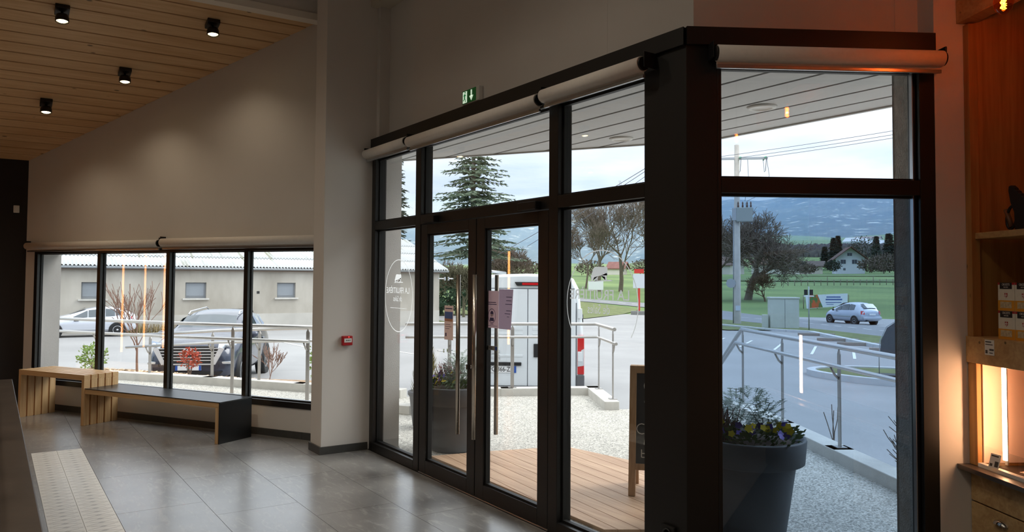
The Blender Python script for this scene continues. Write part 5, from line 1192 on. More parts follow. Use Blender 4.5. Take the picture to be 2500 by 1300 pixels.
# ================================================================== VEHICLES  (local axes: x forward, y left, z up)
tyre_m = pm('tyre', (30, 30, 31), 0.85); rim_m = pm('alloy', (186, 188, 192), 0.3, 0.8); carglass = pm('car_glass', (46, 62, 72), 0.06, spec=0.9, coat=0.6)
trim_b = pm('car_black_trim', (26, 27, 29), 0.5); chrome_c = pm('car_chrome', (214, 217, 222), 0.2, 0.35); lens_m = pm('head_lens', (214, 222, 230), 0.08, 0.5); tail_m = pm('tail_red', (196, 28, 34), 0.2, coat=0.6)
plate_w = pm('plate_white', (232, 234, 236), 0.4); plate_b = pm('plate_blue', (40, 84, 170), 0.4); plate_k = pm('plate_black', (24, 24, 26), 0.5)
def wheel(par, x, y, r, w, spokes=5, side=1):
    F_ = frame((x, y, r), (1, 0, 0), (0, 0, 1), (0, side, 0))         # z of the lathe points outwards
    wh = MB().lathe([(r*0.62, -w*0.5), (r*0.93, -w*0.5), (r, -w*0.32), (r, w*0.32), (r*0.93, w*0.5), (r*0.66, w*0.5), (r*0.64, w*0.30)], (0, 0, 0), 28, F_).build('wheel', tyre_m, par)
    MB().lathe([(r*0.66, w*0.46), (r*0.60, w*0.48), (r*0.56, w*0.22), (0.0, w*0.20)], (0, 0, 0), 28, F_).build('wheel_dish', trim_b, wh)
    sp = MB()
    for k in range(spokes):
        a = 2*math.pi*k/spokes+0.3; ca, sa = math.cos(a), math.sin(a); S = F_ @ Matrix(((ca, -sa, 0, 0), (sa, ca, 0, 0), (0, 0, 1, 0), (0, 0, 0, 1)))
        sp.prism([(0.02, -r*0.08), (r*0.60, -r*0.13), (r*0.60, r*0.13), (0.02, r*0.08)], w*0.28, w*0.44, S)
    sp.lathe([(r*0.64, w*0.40), (r*0.63, w*0.49), (r*0.55, w*0.49), (r*0.54, w*0.40)], (0, 0, 0), 28, F_).lathe([(r*0.16, w*0.3), (r*0.16, w*0.46), (0, w*0.47)], (0, 0, 0), 16, F_).build('rim', rim_m, wh)
def ring_of(st):
    x, zb, hw, zs, hb, zt, ht = st; zm = zb+(zs-zb)*0.55
    half = [(hw*0.86, zb), (hw*0.985, zb+0.10), (hw, zm), (hb, zs), (ht+(hb-ht)*0.10, zs+(zt-zs)*0.88), (ht*0.78, zt-0.005), (0, zt+0.012)]
    return [Vector((x, -y, z)) for y, z in half] + [Vector((x, y, z)) for y, z in half[-2::-1]]
def car_body(par, sts, mat, arch=(), wr=0.34, track=0.0, glass_side=(), ws=None, rw=None, sub=1):
    rings = [ring_of(s) for s in sts]
    body = MB().loft(rings, True, True, True).build('body', mat, par, sub=sub)
    def at(i, sg, f, j, g):     # f along between stations i and j, g up between belt and roof rail
        a = Vector(ring_of(sts[i])[3 if sg < 0 else 9]); b = Vector(ring_of(sts[i])[4 if sg < 0 else 8]); c = Vector(ring_of(sts[j])[3 if sg < 0 else 9]); d = Vector(ring_of(sts[j])[4 if sg < 0 else 8])
        p = (a.lerp(b, g)).lerp(c.lerp(d, g), f); return p+Vector((0, sg*0.012, 0))
    for (i, j, f0, f1, g0, g1, h0, h1) in glass_side:
        for sg in (-1, 1):
            q = [at(i, sg, f0, j, g0), at(i, sg, f1, j, h0), at(i, sg, f1, j, h1), at(i, sg, f0, j, g1)]
            MB().add(q, [(0, 1, 2, 3) if sg < 0 else (3, 2, 1, 0)]).build('side_window', carglass, par)
    for nm, w in (('windscreen', ws), ('rear_window', rw)):
        if not w: continue
        i, j, inset, out, z0, z1 = w; A, B = sts[i], sts[j]; ya = A[6]*0.98-inset; yb = B[6]*0.96-inset; rows = []
        for f in (z0, (z0+z1)/2, z1):
            xx = A[0]+(B[0]-A[0])*f; zz = A[5]+(B[5]-A[5])*f; yy = ya+(yb-ya)*f; rows.append([Vector((xx+out*(1-0.25*abs(u)), yy*u, zz+0.030-0.03*u*u)) for u in (-1, -0.5, 0, 0.5, 1)])
        m = MB()
        for a, b in zip(rows[:-1], rows[1:]):
            for k in range(4): m.add([a[k], a[k+1], b[k+1], b[k]], [(0, 1, 2, 3)])
        m.build(nm, carglass, par)
    for ax in arch:
        for sg in (-1, 1):
            F_ = frame((ax, sg*(track-0.10), wr), (1, 0, 0), (0, 0, 1), (0, sg, 0))
            MB().lathe([(wr*1.17, -0.1), (wr*1.17, 0.115), (wr*1.05, 0.125), (0, 0.06)], (0, 0, 0), 28, F_).build('wheel_arch', trim_b, par)
    return body
def box_part(par, name, mat, x0, x1, y0, y1, z0, z1, bev=0.0): return MB().box(x0, x1, y0, y1, z0, z1).build(name, mat, par, bevel=bev)
def on_front(x): return frame((x, 0, 0), (0, 1, 0), (0, 0, 1), (1, 0, 0))     # drawing plane seen from the front
def on_back(x): return frame((x, 0, 0), (0, -1, 0), (0, 0, 1), (-1, 0, 0))    # drawing plane seen from behind
def flat(par, name, mat, poly, F_, d=0.02): return MB().prism(poly, -0.03, d, F_).build(name, mat, par, bevel=0.004)
def put(t, x, y, rz): t.location = (x, y, tz(x, y)); t.rotation_euler = (0, 0, rz)

# ---- dark grey SUV nosing towards the planting bed
suv = thing('parked_suv', 'dark grey SUV with chrome barred grille parked facing the window', 'car', group='cars outside')
paint_s = pm('suv_paint', (52, 58, 76), 0.25, 0.3, coat=0.8)
S = [(2.20, 0.30, 0.66, 0.74, 0.62, 0.80, 0.42), (2.12, 0.24, 0.84, 0.86, 0.78, 0.98, 0.55), (1.75, 0.22, 0.91, 0.97, 0.87, 1.07, 0.66), (1.02, 0.22, 0.925, 1.04, 0.89, 1.15, 0.74), (0.28, 0.22, 0.925, 1.07, 0.88, 1.55, 0.63), (-0.55, 0.22, 0.925, 1.09, 0.88, 1.645, 0.62), (-1.55, 0.24, 0.92, 1.10, 0.87, 1.60, 0.58), (-2.02, 0.28, 0.88, 1.06, 0.82, 1.32, 0.56), (-2.24, 0.36, 0.78, 0.98, 0.70, 1.04, 0.50)]
car_body(suv, S, paint_s, (1.38, -1.29), 0.345, 0.925, [(3, 4, 0.55, 1.0, 0.12, 0.5, 0.12, 0.86), (4, 5, 0.02, 0.96, 0.12, 0.86, 0.12, 0.88), (5, 6, 0.02, 0.62, 0.12, 0.88, 0.14, 0.88), (5, 6, 0.68, 1.0, 0.18, 0.86, 0.30, 0.80)], (3, 4, 0.06, 0.02, 0.10, 0.90), (7, 6, 0.06, -0.02, 0.1, 0.9))
for x in (1.38, -1.29):
    for sg in (-1, 1): wheel(suv, x, sg*0.815, 0.345, 0.225, 5, sg)
FF = on_front(2.20)
gr = flat(suv, 'grille', trim_b, [(-0.62, 0.90), (-0.50, 0.60), (0.50, 0.60), (0.62, 0.90), (0.46, 0.95), (-0.46, 0.95)], FF, 0.012)
for k in range(5):
    z = 0.645+0.062*k; w = 0.50+0.11*(k/4); MB().box(-w, w, z, z+0.018, 0.0, 0.025, FF).build('grille_bar', chrome_c, gr)
gs = MB()
for sg in (-1, 1): gs.prism([(sg*0.62, 0.93), (sg*0.72, 0.90), (sg*0.54, 0.56), (sg*0.46, 0.58)], -0.02, 0.03, FF)
gs.prism([(-0.50, 0.56), (0.50, 0.56), (0.50, 0.585), (-0.50, 0.585)], -0.02, 0.03, FF); gs.build('grille_surround', chrome_c, gr)
bd = MB(); bd.tube([FF @ Vector((0.10*math.cos(a), 0.855+0.05*math.sin(a), 0.03)) for a in [2*math.pi*k/24 for k in range(25)]], 0.010, 6, cap=False)
for sg in (-1, 1): bd.tube([FF @ Vector((sg*0.035-0.02, 0.82, 0.03)), FF @ Vector((sg*0.035+0.02, 0.89, 0.03))], 0.010, 6)
bd.tube([FF @ Vector((-0.05, 0.845, 0.03)), FF @ Vector((0.05, 0.865, 0.03))], 0.008, 6); bd.build('badge', chrome_c, gr)
for sg in (-1, 1):
    F2 = frame((2.05, sg*0.72, 0), (sg*-0.0+0.0, 1, 0), (0, 0, 1), (1, 0, 0))
    hl = MB().add([(2.16, sg*0.60, 0.90), (1.86, sg*0.865, 0.96), (1.84, sg*0.865, 1.04), (2.09, sg*0.60, 1.00)], [(0, 1, 2, 3)]).add([(2.19, sg*0.585, 0.89), (1.87, sg*0.89, 0.95), (1.85, sg*0.89, 1.05), (2.11, sg*0.585, 1.01)], [(0, 1, 2, 3) if sg > 0 else (3, 2, 1, 0)]).build('headlight', lens_m, suv)
    MB().ball((2.05, sg*0.75, 0.965), (0.06, 0.05, 0.045), 12, 8).build('projector', chrome_c, hl)
    fg = MB().add([(2.19, sg*0.60, 0.52), (1.98, sg*0.86, 0.55), (1.98, sg*0.86, 0.68), (2.17, sg*0.62, 0.62)], [(0, 1, 2, 3) if sg > 0 else (3, 2, 1, 0)]).build('fog_lamp_surround', trim_b, suv)
    MB().box(2.06, 2.16, sg*0.74-0.10, sg*0.74+0.10, 0.57, 0.625).build('fog_lamp', lens_m, fg, bevel=0.01)
    MB().ball((0.72, sg*1.01, 1.10), (0.10, 0.11, 0.085), 12, 8).build('door_mirror', paint_s, suv)
    MB().tube([(0.25, sg*0.57, 1.53), (0.12, sg*0.56, 1.60), (-1.2, sg*0.55, 1.65), (-1.4, sg*0.54, 1.58)], 0.016, 6).build('roof_rail', chrome_c, suv)
    MB().box(-0.95, -0.75, sg*0.915-0.02, sg*0.915+0.025, 0.90, 0.93).build('door_handle', paint_s, suv); MB().box(0.12, 0.32, sg*0.915-0.02, sg*0.925+0.02, 0.90, 0.93).build('door_handle', paint_s, suv)
flat(suv, 'lower_intake', trim_b, [(-0.70, 0.42), (-0.58, 0.30), (0.58, 0.30), (0.70, 0.42)], FF, 0.01)
box_part(suv, 'skid_plate', rim_m, 2.13, 2.215, -0.55, 0.55, 0.25, 0.285, 0.01)
pl = MB().box(2.20, 2.225, -0.26, 0.26, 0.445, 0.545).build('number_plate', plate_w, suv, bevel=0.004)
MB().box(2.2252, 2.2262, -0.26, -0.215, 0.445, 0.545).box(2.2252, 2.2262, 0.215, 0.26, 0.445, 0.545).build('plate_band', plate_b, pl)
MB().ball((0.55, 0, 1.40), (0.02, 0.10, 0.03), 10, 6).build('rear_view_mirror', trim_b, suv)
put(suv, -19.97, 4.62, R_(90-117.0)); suv.scale = (1.03, 1.03, 1.03)

# ---- silver-white hatchback by the barn
hat = thing('parked_hatchback', 'silver white hatchback parked along the barn wall', 'car', group='cars outside')
paint_h = pm('hatch_paint', (212, 216, 226), 0.25, 0.35, coat=0.8)
Hh = [(2.12, 0.28, 0.60, 0.58, 0.55, 0.64, 0.40), (2.02, 0.22, 0.78, 0.70, 0.72, 0.78, 0.50), (1.55, 0.20, 0.86, 0.80, 0.82, 0.90, 0.60), (0.85, 0.19, 0.88, 0.87, 0.84, 0.98, 0.68), (-0.05, 0.19, 0.885, 0.90, 0.84, 1.36, 0.58), (-0.75, 0.19, 0.885, 0.92, 0.84, 1.42, 0.57), (-1.5, 0.20, 0.88, 0.95, 0.83, 1.34, 0.55), (-1.95, 0.24, 0.83, 0.96, 0.77, 1.10, 0.56), (-2.15, 0.34, 0.74, 0.86, 0.68, 0.93, 0.50)]
car_body(hat, Hh, paint_h, (1.32, -1.27), 0.315, 0.885, [(3, 4, 0.32, 0.98, 0.10, 0.30, 0.10, 0.84), (4, 5, 0.03, 0.95, 0.10, 0.84, 0.10, 0.88), (5, 6, 0.03, 0.55, 0.10, 0.88, 0.12, 0.86), (5, 6, 0.60, 1.05, 0.14, 0.86, 0.34, 0.62)], (3, 4, 0.06, 0.02, 0.08, 0.9), (7, 6, 0.06, -0.02, 0.1, 0.9))
for x in (1.32, -1.27):
    for sg in (-1, 1): wheel(hat, x, sg*0.785, 0.315, 0.215, 9, sg)
for sg in (-1, 1):
    MB().ball((0.62, sg*0.96, 0.93), (0.09, 0.10, 0.07), 12, 8).build('door_mirror', paint_h, hat)
    MB().add([(-2.13, sg*0.45, 0.80), (-1.86, sg*0.83, 0.82), (-1.84, sg*0.82, 0.95), (-2.06, sg*0.47, 0.95)], [(0, 1, 2, 3) if sg < 0 else (3, 2, 1, 0)]).build('tail_lamp', tail_m, hat)
    for x in (-0.55, 0.42): MB().box(x-0.10, x+0.10, sg*0.875-0.02, sg*0.88+0.02, 0.76, 0.785).build('door_handle', trim_b, hat)
    MB().box(-1.0, 1.0, sg*0.875-0.02, sg*0.885+0.012, 0.36, 0.39).build('sill_strip', chrome_c, hat)
put(hat, -41.6, 3.75, R_(90-(180+4)))

# ---- silver MPV on the road
mpv = thing('passing_mpv', 'silver people carrier driving away along the road', 'car', group='cars outside')
paint_m = pm('mpv_paint', (186, 194, 208), 0.25, 0.45, coat=0.8)
Mm = [(2.14, 0.30, 0.58, 0.62, 0.54, 0.68, 0.40), (2.02, 0.22, 0.78, 0.76, 0.72, 0.86, 0.50), (1.6, 0.20, 0.86, 0.90, 0.80, 1.02, 0.58), (1.2, 0.20, 0.875, 0.96, 0.82, 1.14, 0.62), (0.15, 0.20, 0.88, 0.99, 0.82, 1.58, 0.58), (-0.7, 0.20, 0.88, 1.00, 0.82, 1.64, 0.60), (-1.5, 0.21, 0.87, 1.02, 0.80, 1.54, 0.58), (-1.95, 0.26, 0.84, 1.00, 0.77, 1.20, 0.58), (-2.14, 0.32, 0.80, 0.84, 0.74, 0.92, 0.56)]
car_body(mpv, Mm, paint_m, (1.38, -1.30), 0.315, 0.875, [(3, 4, 0.35, 0.97, 0.10, 0.35, 0.10, 0.84), (4, 5, 0.03, 0.95, 0.10, 0.84, 0.10, 0.88), (5, 6, 0.04, 0.62, 0.10, 0.88, 0.14, 0.84)], (3, 4, 0.06, 0.02, 0.08, 0.9), (7, 6, 0.02, -0.03, 0.02, 0.9))
for x in (1.38, -1.30):
    for sg in (-1, 1): wheel(mpv, x, sg*0.775, 0.315, 0.20, 8, sg)
for sg in (-1, 1):
    MB().ball((0.85, sg*0.95, 1.02), (0.09, 0.10, 0.07), 12, 8).build('door_mirror', trim_b, mpv)
    MB().add([(-2.13, sg*0.60, 0.78), (-1.98, sg*0.84, 0.78), (-1.93, sg*0.82, 1.02), (-2.03, sg*0.62, 1.02)], [(0, 1, 2, 3) if sg < 0 else (3, 2, 1, 0)]).build('tail_lamp', tail_m, mpv)
    MB().box(-0.9, 1.0, sg*0.865-0.02, sg*0.875+0.015, 0.55, 0.60).build('side_moulding', rim_m, mpv)
box_part(mpv, 'rear_bumper', paint_m, -2.22, -2.05, -0.76, 0.76, 0.40, 0.62, 0.05); box_part(mpv, 'number_plate', plate_w, -2.165, -2.12, -0.26, 0.26, 0.72, 0.83, 0.0); box_part(mpv, 'exhaust', trim_b, -2.2, -1.9, 0.3, 0.5, 0.27, 0.34, 0.02)
put(mpv, -34.0, 52.9, R_(90-(-49.5-22)))

# ---- white van backed up to the terrace kerb
van = thing('parked_van', 'white panel van seen from behind beyond the terrace railing', 'van', group='cars outside')
paint_v = pm('van_paint', (224, 230, 234), 0.35, 0.0, coat=0.4)
def vring(x, ins=0.0, ztop=2.50, zb=0.42, hw=1.02):
    half = [(hw-0.10-ins, zb+ins), (hw-0.01-ins, zb+0.10+ins), (hw-ins, 0.95), (hw-0.03-ins, 1.55), (hw-0.10-ins, ztop-0.26-ins), (hw-0.20-ins, ztop-0.07-ins), (hw-0.36-ins, ztop-ins), (0, ztop+0.02-ins)]
    return [Vector((x, -y, z)) for y, z in half] + [Vector((x, y, z)) for y, z in half[-2::-1]]
MB().loft([vring(-2.70, 0.05), vring(-2.66, 0.0), vring(1.3), vring(1.75, 0.02, 2.42), vring(2.3, 0.05, 1.35), vring(2.72, 0.16, 1.05)], True, True, True).build('body', paint_v, van)
BK = on_back(-2.70)
gap_m = pm('door_gap', (96, 100, 106), 0.6)
for (a, b) in ((-0.86, -0.006), (0.006, 0.86)):
    dr = MB().prism([(a, 0.50), (b, 0.50), (b, 2.24), (a+(0.05 if a < -0.5 else 0), 2.24), (a, 2.0)] if a < -0.5 else [(a, 0.50), (b, 0.50), (b, 2.0), (b-0.05, 2.24), (a, 2.24)], -0.02, 0.022, BK).build('rear_door', paint_v, van, bevel=0.012)
    lo_, hi_ = min(a, b)+0.08, max(a, b)-0.08
    MB().box(lo_, hi_, 1.50, 1.56, 0.018, 0.026, BK).box(lo_, hi_, 1.42, 1.45, 0.018, 0.026, BK).box(lo_, hi_, 1.02, 1.06, 0.018, 0.030, BK).build('door_crease', paint_v, dr, bevel=0.008)
MB().box(-0.006, 0.006, 0.50, 2.24, 0.0, 0.006, BK).box(-0.88, -0.866, 0.5, 2.0, -0.01, 0.006, BK).box(0.866, 0.88, 0.5, 2.0, -0.01, 0.006, BK).box(-0.84, 0.84, 2.246, 2.258, -0.02, 0.006, BK).build('door_gap', gap_m, van)
for sg in (-1, 1):
    tl = MB().prism([(sg*0.895, 0.72), (sg*1.015, 0.72), (sg*1.015, 1.42), (sg*0.895, 1.42)], -0.06, 0.02, BK).build('tail_lamp', tail_m, van, bevel=0.012)
    MB().prism([(sg*0.90, 0.86), (sg*1.01, 0.88), (sg*1.01, 1.18), (sg*0.96, 1.15), (sg*0.95, 0.99), (sg*0.90, 0.97)], 0.018, 0.026, BK).build('lamp_lens', lens_m, tl)
    MB().prism([(sg*0.88, 0.42), (sg*1.02, 0.42), (sg*1.02, 0.71), (sg*0.88, 0.71)], -0.06, 0.03, BK).build('bumper_corner', pm('bumper_grey', (92, 94, 98), 0.6), van, bevel=0.015)
    for z in (0.95+0.0, 1.72): MB().prism([(sg*0.90, z), (sg*0.985, z), (sg*0.975, z+0.18), (sg*0.90, z+0.18)], -0.01, 0.035, BK).build('hinge', paint_v, van, bevel=0.008)
box_part(van, 'rear_bumper', MATS['bumper_grey'], -2.80, -2.66, -0.95, 0.95, 0.36, 0.50, 0.02)
bl_ = MB().prism([(-0.20, 2.30), (0.36, 2.30), (0.40, 2.37), (-0.24, 2.37)], -0.02, 0.05, BK).build('brake_light_housing', trim_b, van, bevel=0.012); MB().box(-0.10, 0.26, 2.315, 2.355, 0.045, 0.056, BK).build('brake_light', tail_m, bl_)
MB().prism([(0.11, 1.02), (0.20, 1.02), (0.22, 1.10), (0.20, 1.26), (0.11, 1.26)], 0.018, 0.05, BK).build('door_handle', trim_b, van, bevel=0.01)
MB().box(-0.95, -0.11, 0.865, 0.925, 0.018, 0.050, BK).build('plate_light_bar', trim_b, van, bevel=0.008)
vp = MB().box(-0.74, -0.20, 0.735, 0.855, 0.018, 0.034, BK).build('number_plate', plate_w, van, bevel=0.003)
MB().box(-0.74, -0.70, 0.735, 0.855, 0.034, 0.0352, BK).box(-0.24, -0.20, 0.735, 0.855, 0.034, 0.0352, BK).build('plate_band', plate_b, vp)
text_mb(MB(), 'FG-366-ZZ', 0.118, BK @ Matrix.Translation((-0.47, 0.795, 0.0345)), 0.0008, squeeze=0.80, bold=0.001).build('plate_lettering', plate_k, vp)
cv = MB()
for dz in (0, -0.085):
    for sg in (-1, 1): cv.prism([(-0.62, 1.22+dz), (-0.62, 1.17+dz), (-0.62+sg*0.12, 1.09+dz), (-0.62+sg*0.12, 1.135+dz)], 0.02, 0.04, BK)
cv.build('chevron_badge', chrome_c, van)
text_mb(MB(), 'CITROËN', 0.06, BK @ Matrix.Translation((-0.62, 0.985, 0.024)), 0.003).build('badge_lettering', chrome_c, van)
text_mb(MB(), 'ERON', 0.062, BK @ Matrix.Translation((0.66, 0.80, 0.023)), 0.0006).build('door_lettering', pm('lettering_green', (64, 130, 84), 0.5), van)
MB().box(0.55, 0.76, 0.93, 0.955, 0.0225, 0.0235, BK).box(0.58, 0.76, 0.66, 0.675, 0.0225, 0.0235, BK).box(0.58, 0.76, 0.62, 0.632, 0.0225, 0.0235, BK).build('small_print', pm('print_grey', (150, 150, 160), 0.5), van)
for x in (1.75, -1.65):
    for sg in (-1, 1): wheel(van, x, sg*0.90, 0.35, 0.22, 6, sg)
for sg in (-1, 1): MB().tube([(-2.3, sg*0.72, 2.56), (1.0, sg*0.72, 2.56)], 0.03, 8).build('roof_bar', rim_m, van); MB().box(1.6, 1.72, sg*0.98-0.02, sg*0.98+sg*0.09, 1.35, 1.62).build('door_mirror', trim_b, van, bevel=0.03)
hd_ = Vector((math.sin(R_(-52)), math.cos(R_(-52)), 0)); rc = Vector((-11.55, 8.06, 0)); vc = rc+hd_*2.70
put(van, vc.x, vc.y, R_(90+52))
# ================================================================== DOOR GRAPHICS, PLANTERS, SIGNS, POLES
def sheet_mat(name, rgb, trans=0.6):
    # paper or film: some light comes through from behind
    m, nt, b, o = nodes_of(name); N = nt.nodes.new; L = nt.links.new; b.inputs['Base Color'].default_value = lin(rgb); b.inputs['Roughness'].default_value = 0.8; b.inputs['Specular IOR Level'].default_value = 0.1
    t = N('ShaderNodeBsdfTranslucent'); t.inputs[0].default_value = lin(rgb); x = N('ShaderNodeMixShader'); x.inputs[0].default_value = trans; L(b.outputs[0], x.inputs[1]); L(t.outputs[0], x.inputs[2]); L(x.outputs[0], o.inputs[0]); MATS[name] = m; return m
vinyl_m = sheet_mat('white_vinyl', (250, 250, 250), 0.95)
def vinyl(par, cx, zc, w, h, full):
    """oval window lettering stuck on the outside: reads mirrored from in here"""
    y = FY+0.066; F_ = frame((cx, y, zc), (-1, 0, 0), (0, 0, 1), (0, 1, 0))     # text right = -x, reader outside
    n = 72; arc0, arc1 = (-30, 215) if full else (0, 360)
    m = MB(); pts = []
    for k in range(n+1):
        a = R_(arc0+(arc1-arc0)*k/n); pts.append((math.cos(a)*w/2, math.sin(a)*h/2))
    for (x0, z0), (x1, z1) in zip(pts[:-1], pts[1:]):
        d = Vector((x1-x0, z1-z0)).normalized(); p = Vector((-d.y, d.x))*0.0035
        m.add([F_ @ Vector((x0-p.x, z0-p.y, 0)), F_ @ Vector((x1-p.x, z1-p.y, 0)), F_ @ Vector((x1+p.x, z1+p.y, 0)), F_ @ Vector((x0+p.x, z0+p.y, 0))], [(0, 1, 2, 3)])
    m.build('oval_line', vinyl_m, par, world=True)
    k_ = w/0.66
    cow = [((X-420)*0.00093/0.7*0.66, 0.179+(760-Y)*0.000586) for X, Y in ((345, 692), (360, 681), (400, 680), (440, 685), (470, 680), (486, 682), (492, 700), (490, 740), (497, 768), (490, 770), (484, 745), (482, 775), (484, 818), (470, 820), (466, 785), (455, 815), (444, 815), (446, 780), (420, 772), (395, 778), (388, 800), (386, 828), (374, 828), (372, 795), (366, 830), (352, 832), (352, 790), (345, 800), (338, 822), (322, 832), (316, 815), (318, 790), (310, 770), (322, 768), (328, 740), (338, 712))]
    bm = bmesh.new(); f = bm.faces.new([bm.verts.new(F_ @ Vector((-x*k_, z*k_, 0))) for x, z in cow]); bmesh.ops.triangulate(bm, faces=[f]); bm.verts.index_update()
    c = MB().add([v.co.copy() for v in bm.verts], [tuple(v.index for v in q.verts) for q in bm.faces]); bm.free()
    c.add([F_ @ Vector((-0.115*k_, 0.139*k_, 0)), F_ @ Vector((0.11*k_, 0.134*k_, 0)), F_ @ Vector((0.11*k_, 0.138*k_, 0)), F_ @ Vector((-0.09*k_, 0.146*k_, 0))], [(0, 1, 2, 3)])
    c.build('cow_emblem', vinyl_m, par, world=True)
    text_mb(MB(), 'LA FRUITIÈRE', 0.088*k_, F_ @ Matrix.Translation((0.02*k_, 0.052*k_, 0)), 0.0003, squeeze=1.08, bold=0.0006).build('lettering', vinyl_m, par, world=True)
    text_mb(MB(), 'de Sales', 0.082*k_, F_ @ Matrix.Translation((0.02*k_, -0.035*k_, 0)), 0.0003, squeeze=0.8).build('lettering', vinyl_m, par, world=True)
    if not full:
        MB().box(-0.20*k_, 0.20*k_, -0.135*k_, -0.130*k_, 0, 0.0005, F_).build('rule_line', vinyl_m, par, world=True)
vinyl(w2, -6.84, 1.553, 0.60, 0.69, False)
vinyl(w2, -3.85, 1.560, 0.70, 0.69, True)

def poster(name, label, X0, X1, Z0, Z1, y, bg, parts, skew=0.0, lean=0.0):
    t = thing(name, label, 'poster', ((X0+X1)/2, y, Z0))
    MB().add([(X0, y, Z0), (X1+lean, y-skew, Z0+0.002), (X1, y-skew, Z1), (X0, y, Z1), (X0, y+0.0006, Z0), (X1+lean, y-skew+0.0006, Z0+0.002), (X1, y-skew+0.0006, Z1), (X0, y+0.0006, Z1)], [(0, 1, 2, 3), (7, 6, 5, 4)]).build('sheet', bg, t, world=True)
    W_, H_ = X1-X0, Z1-Z0; by = {}
    for (m, u0, u1, v0, v1) in parts: by.setdefault(m, []).append((u0, u1, v0, v1))
    for m, rs in by.items():
        b = MB()
        for (u0, u1, v0, v1) in rs: b.add([(X0+W_*u0, y-skew*u0-0.0008, Z0+H_*v0), (X0+W_*u1, y-skew*u1-0.0008, Z0+H_*v0), (X0+W_*u1, y-skew*u1-0.0008, Z0+H_*v1), (X0+W_*u0, y-skew*u0-0.0008, Z0+H_*v1)], [(0, 1, 2, 3)])
        b.build('print', m, t, world=True)
    return t
pink = sheet_mat('poster_rose', (226, 206, 212), 0.5); lilac = sheet_mat('poster_lilac', (214, 200, 216), 0.5); pink2 = sheet_mat('poster_peach', (228, 208, 200), 0.5)
navy = pm('poster_navy', (74, 66, 104), 0.7); sky_b = pm('poster_blue', (96, 120, 180), 0.7); peach = pm('poster_sand', (206, 150, 120), 0.7, var=0.2, scale=40)
yd = FY+0.034
pA_ = poster('mask_poster', 'pale rose poster with round masked face symbol on the right door', -5.198, -5.008, 1.338, 1.625, yd, pink, [(navy, 0.05, 0.20, 0.78, 0.83), (navy, 0.2, 0.8, 0.68, 0.70), (navy, 0.12, 0.85, 0.63, 0.65), (navy, 0.38, 0.62, 0.10, 0.115), (navy, 0.1, 0.9, 0.055, 0.065)])
rg = MB()
for k in range(40):
    a0, a1 = 2*math.pi*k/40, 2*math.pi*(k+1)/40; c_ = Vector((-5.103, yd-0.0012, 1.432)); R1v, R2v = (0.055, 0.056), (0.050, 0.051)
    rg.quad(c_+Vector((R1v[0]*math.cos(a0), 0, R1v[1]*math.sin(a0))), c_+Vector((R1v[0]*math.cos(a1), 0, R1v[1]*math.sin(a1))), c_+Vector((R2v[0]*math.cos(a1), 0, R2v[1]*math.sin(a1))), c_+Vector((R2v[0]*math.cos(a0), 0, R2v[1]*math.sin(a0))))
rg.tube([(-5.103, yd-0.0004, 1.450), (-5.103, yd-0.0014, 1.450)], 0.021, 20); rg.add([(-5.103+x, yd-0.0012, 1.432+z) for x, z in ((-0.032, -0.040), (0.032, -0.040), (0.026, -0.014), (-0.026, -0.014))], [(0, 1, 2, 3)]); rg.build('masked_face_symbol', navy, pA_, world=True)
MB().add([(-5.103+x, yd-0.0018, 1.440+z) for x, z in ((-0.018, -0.014), (0.018, -0.014), (0.020, 0.006), (-0.020, 0.006))], [(0, 1, 2, 3)]).build('mask', pink, pA_, world=True)
poster('notice_sheet', 'lilac notice sheet with lines of print beside the mask poster', -5.006, -4.792, 1.338, 1.640, yd, lilac, [(navy, 0.52, 0.92, 0.80, 0.815), (navy, 0.52, 0.88, 0.71, 0.725), (navy, 0.46, 0.92, 0.62, 0.635), (navy, 0.52, 0.92, 0.46, 0.475), (navy, 0.42, 0.92, 0.385, 0.40), (navy, 0.58, 0.86, 0.31, 0.322)], 0.012, -0.03)
poster('photo_poster', 'peach poster with blue sky picture on the left door', -5.862, -5.712, 1.20, 1.49, yd, pink2, [(sky_b, 0.04, 0.96, 0.62, 0.82), (peach, 0.04, 0.96, 0.54, 0.62), (navy, 0.1, 0.9, 0.90, 0.93), (navy, 0.1, 0.7, 0.44, 0.452), (navy, 0.1, 0.8, 0.38, 0.392), (navy, 0.1, 0.6, 0.32, 0.332), (navy, 0.12, 0.26, 0.10, 0.20)])

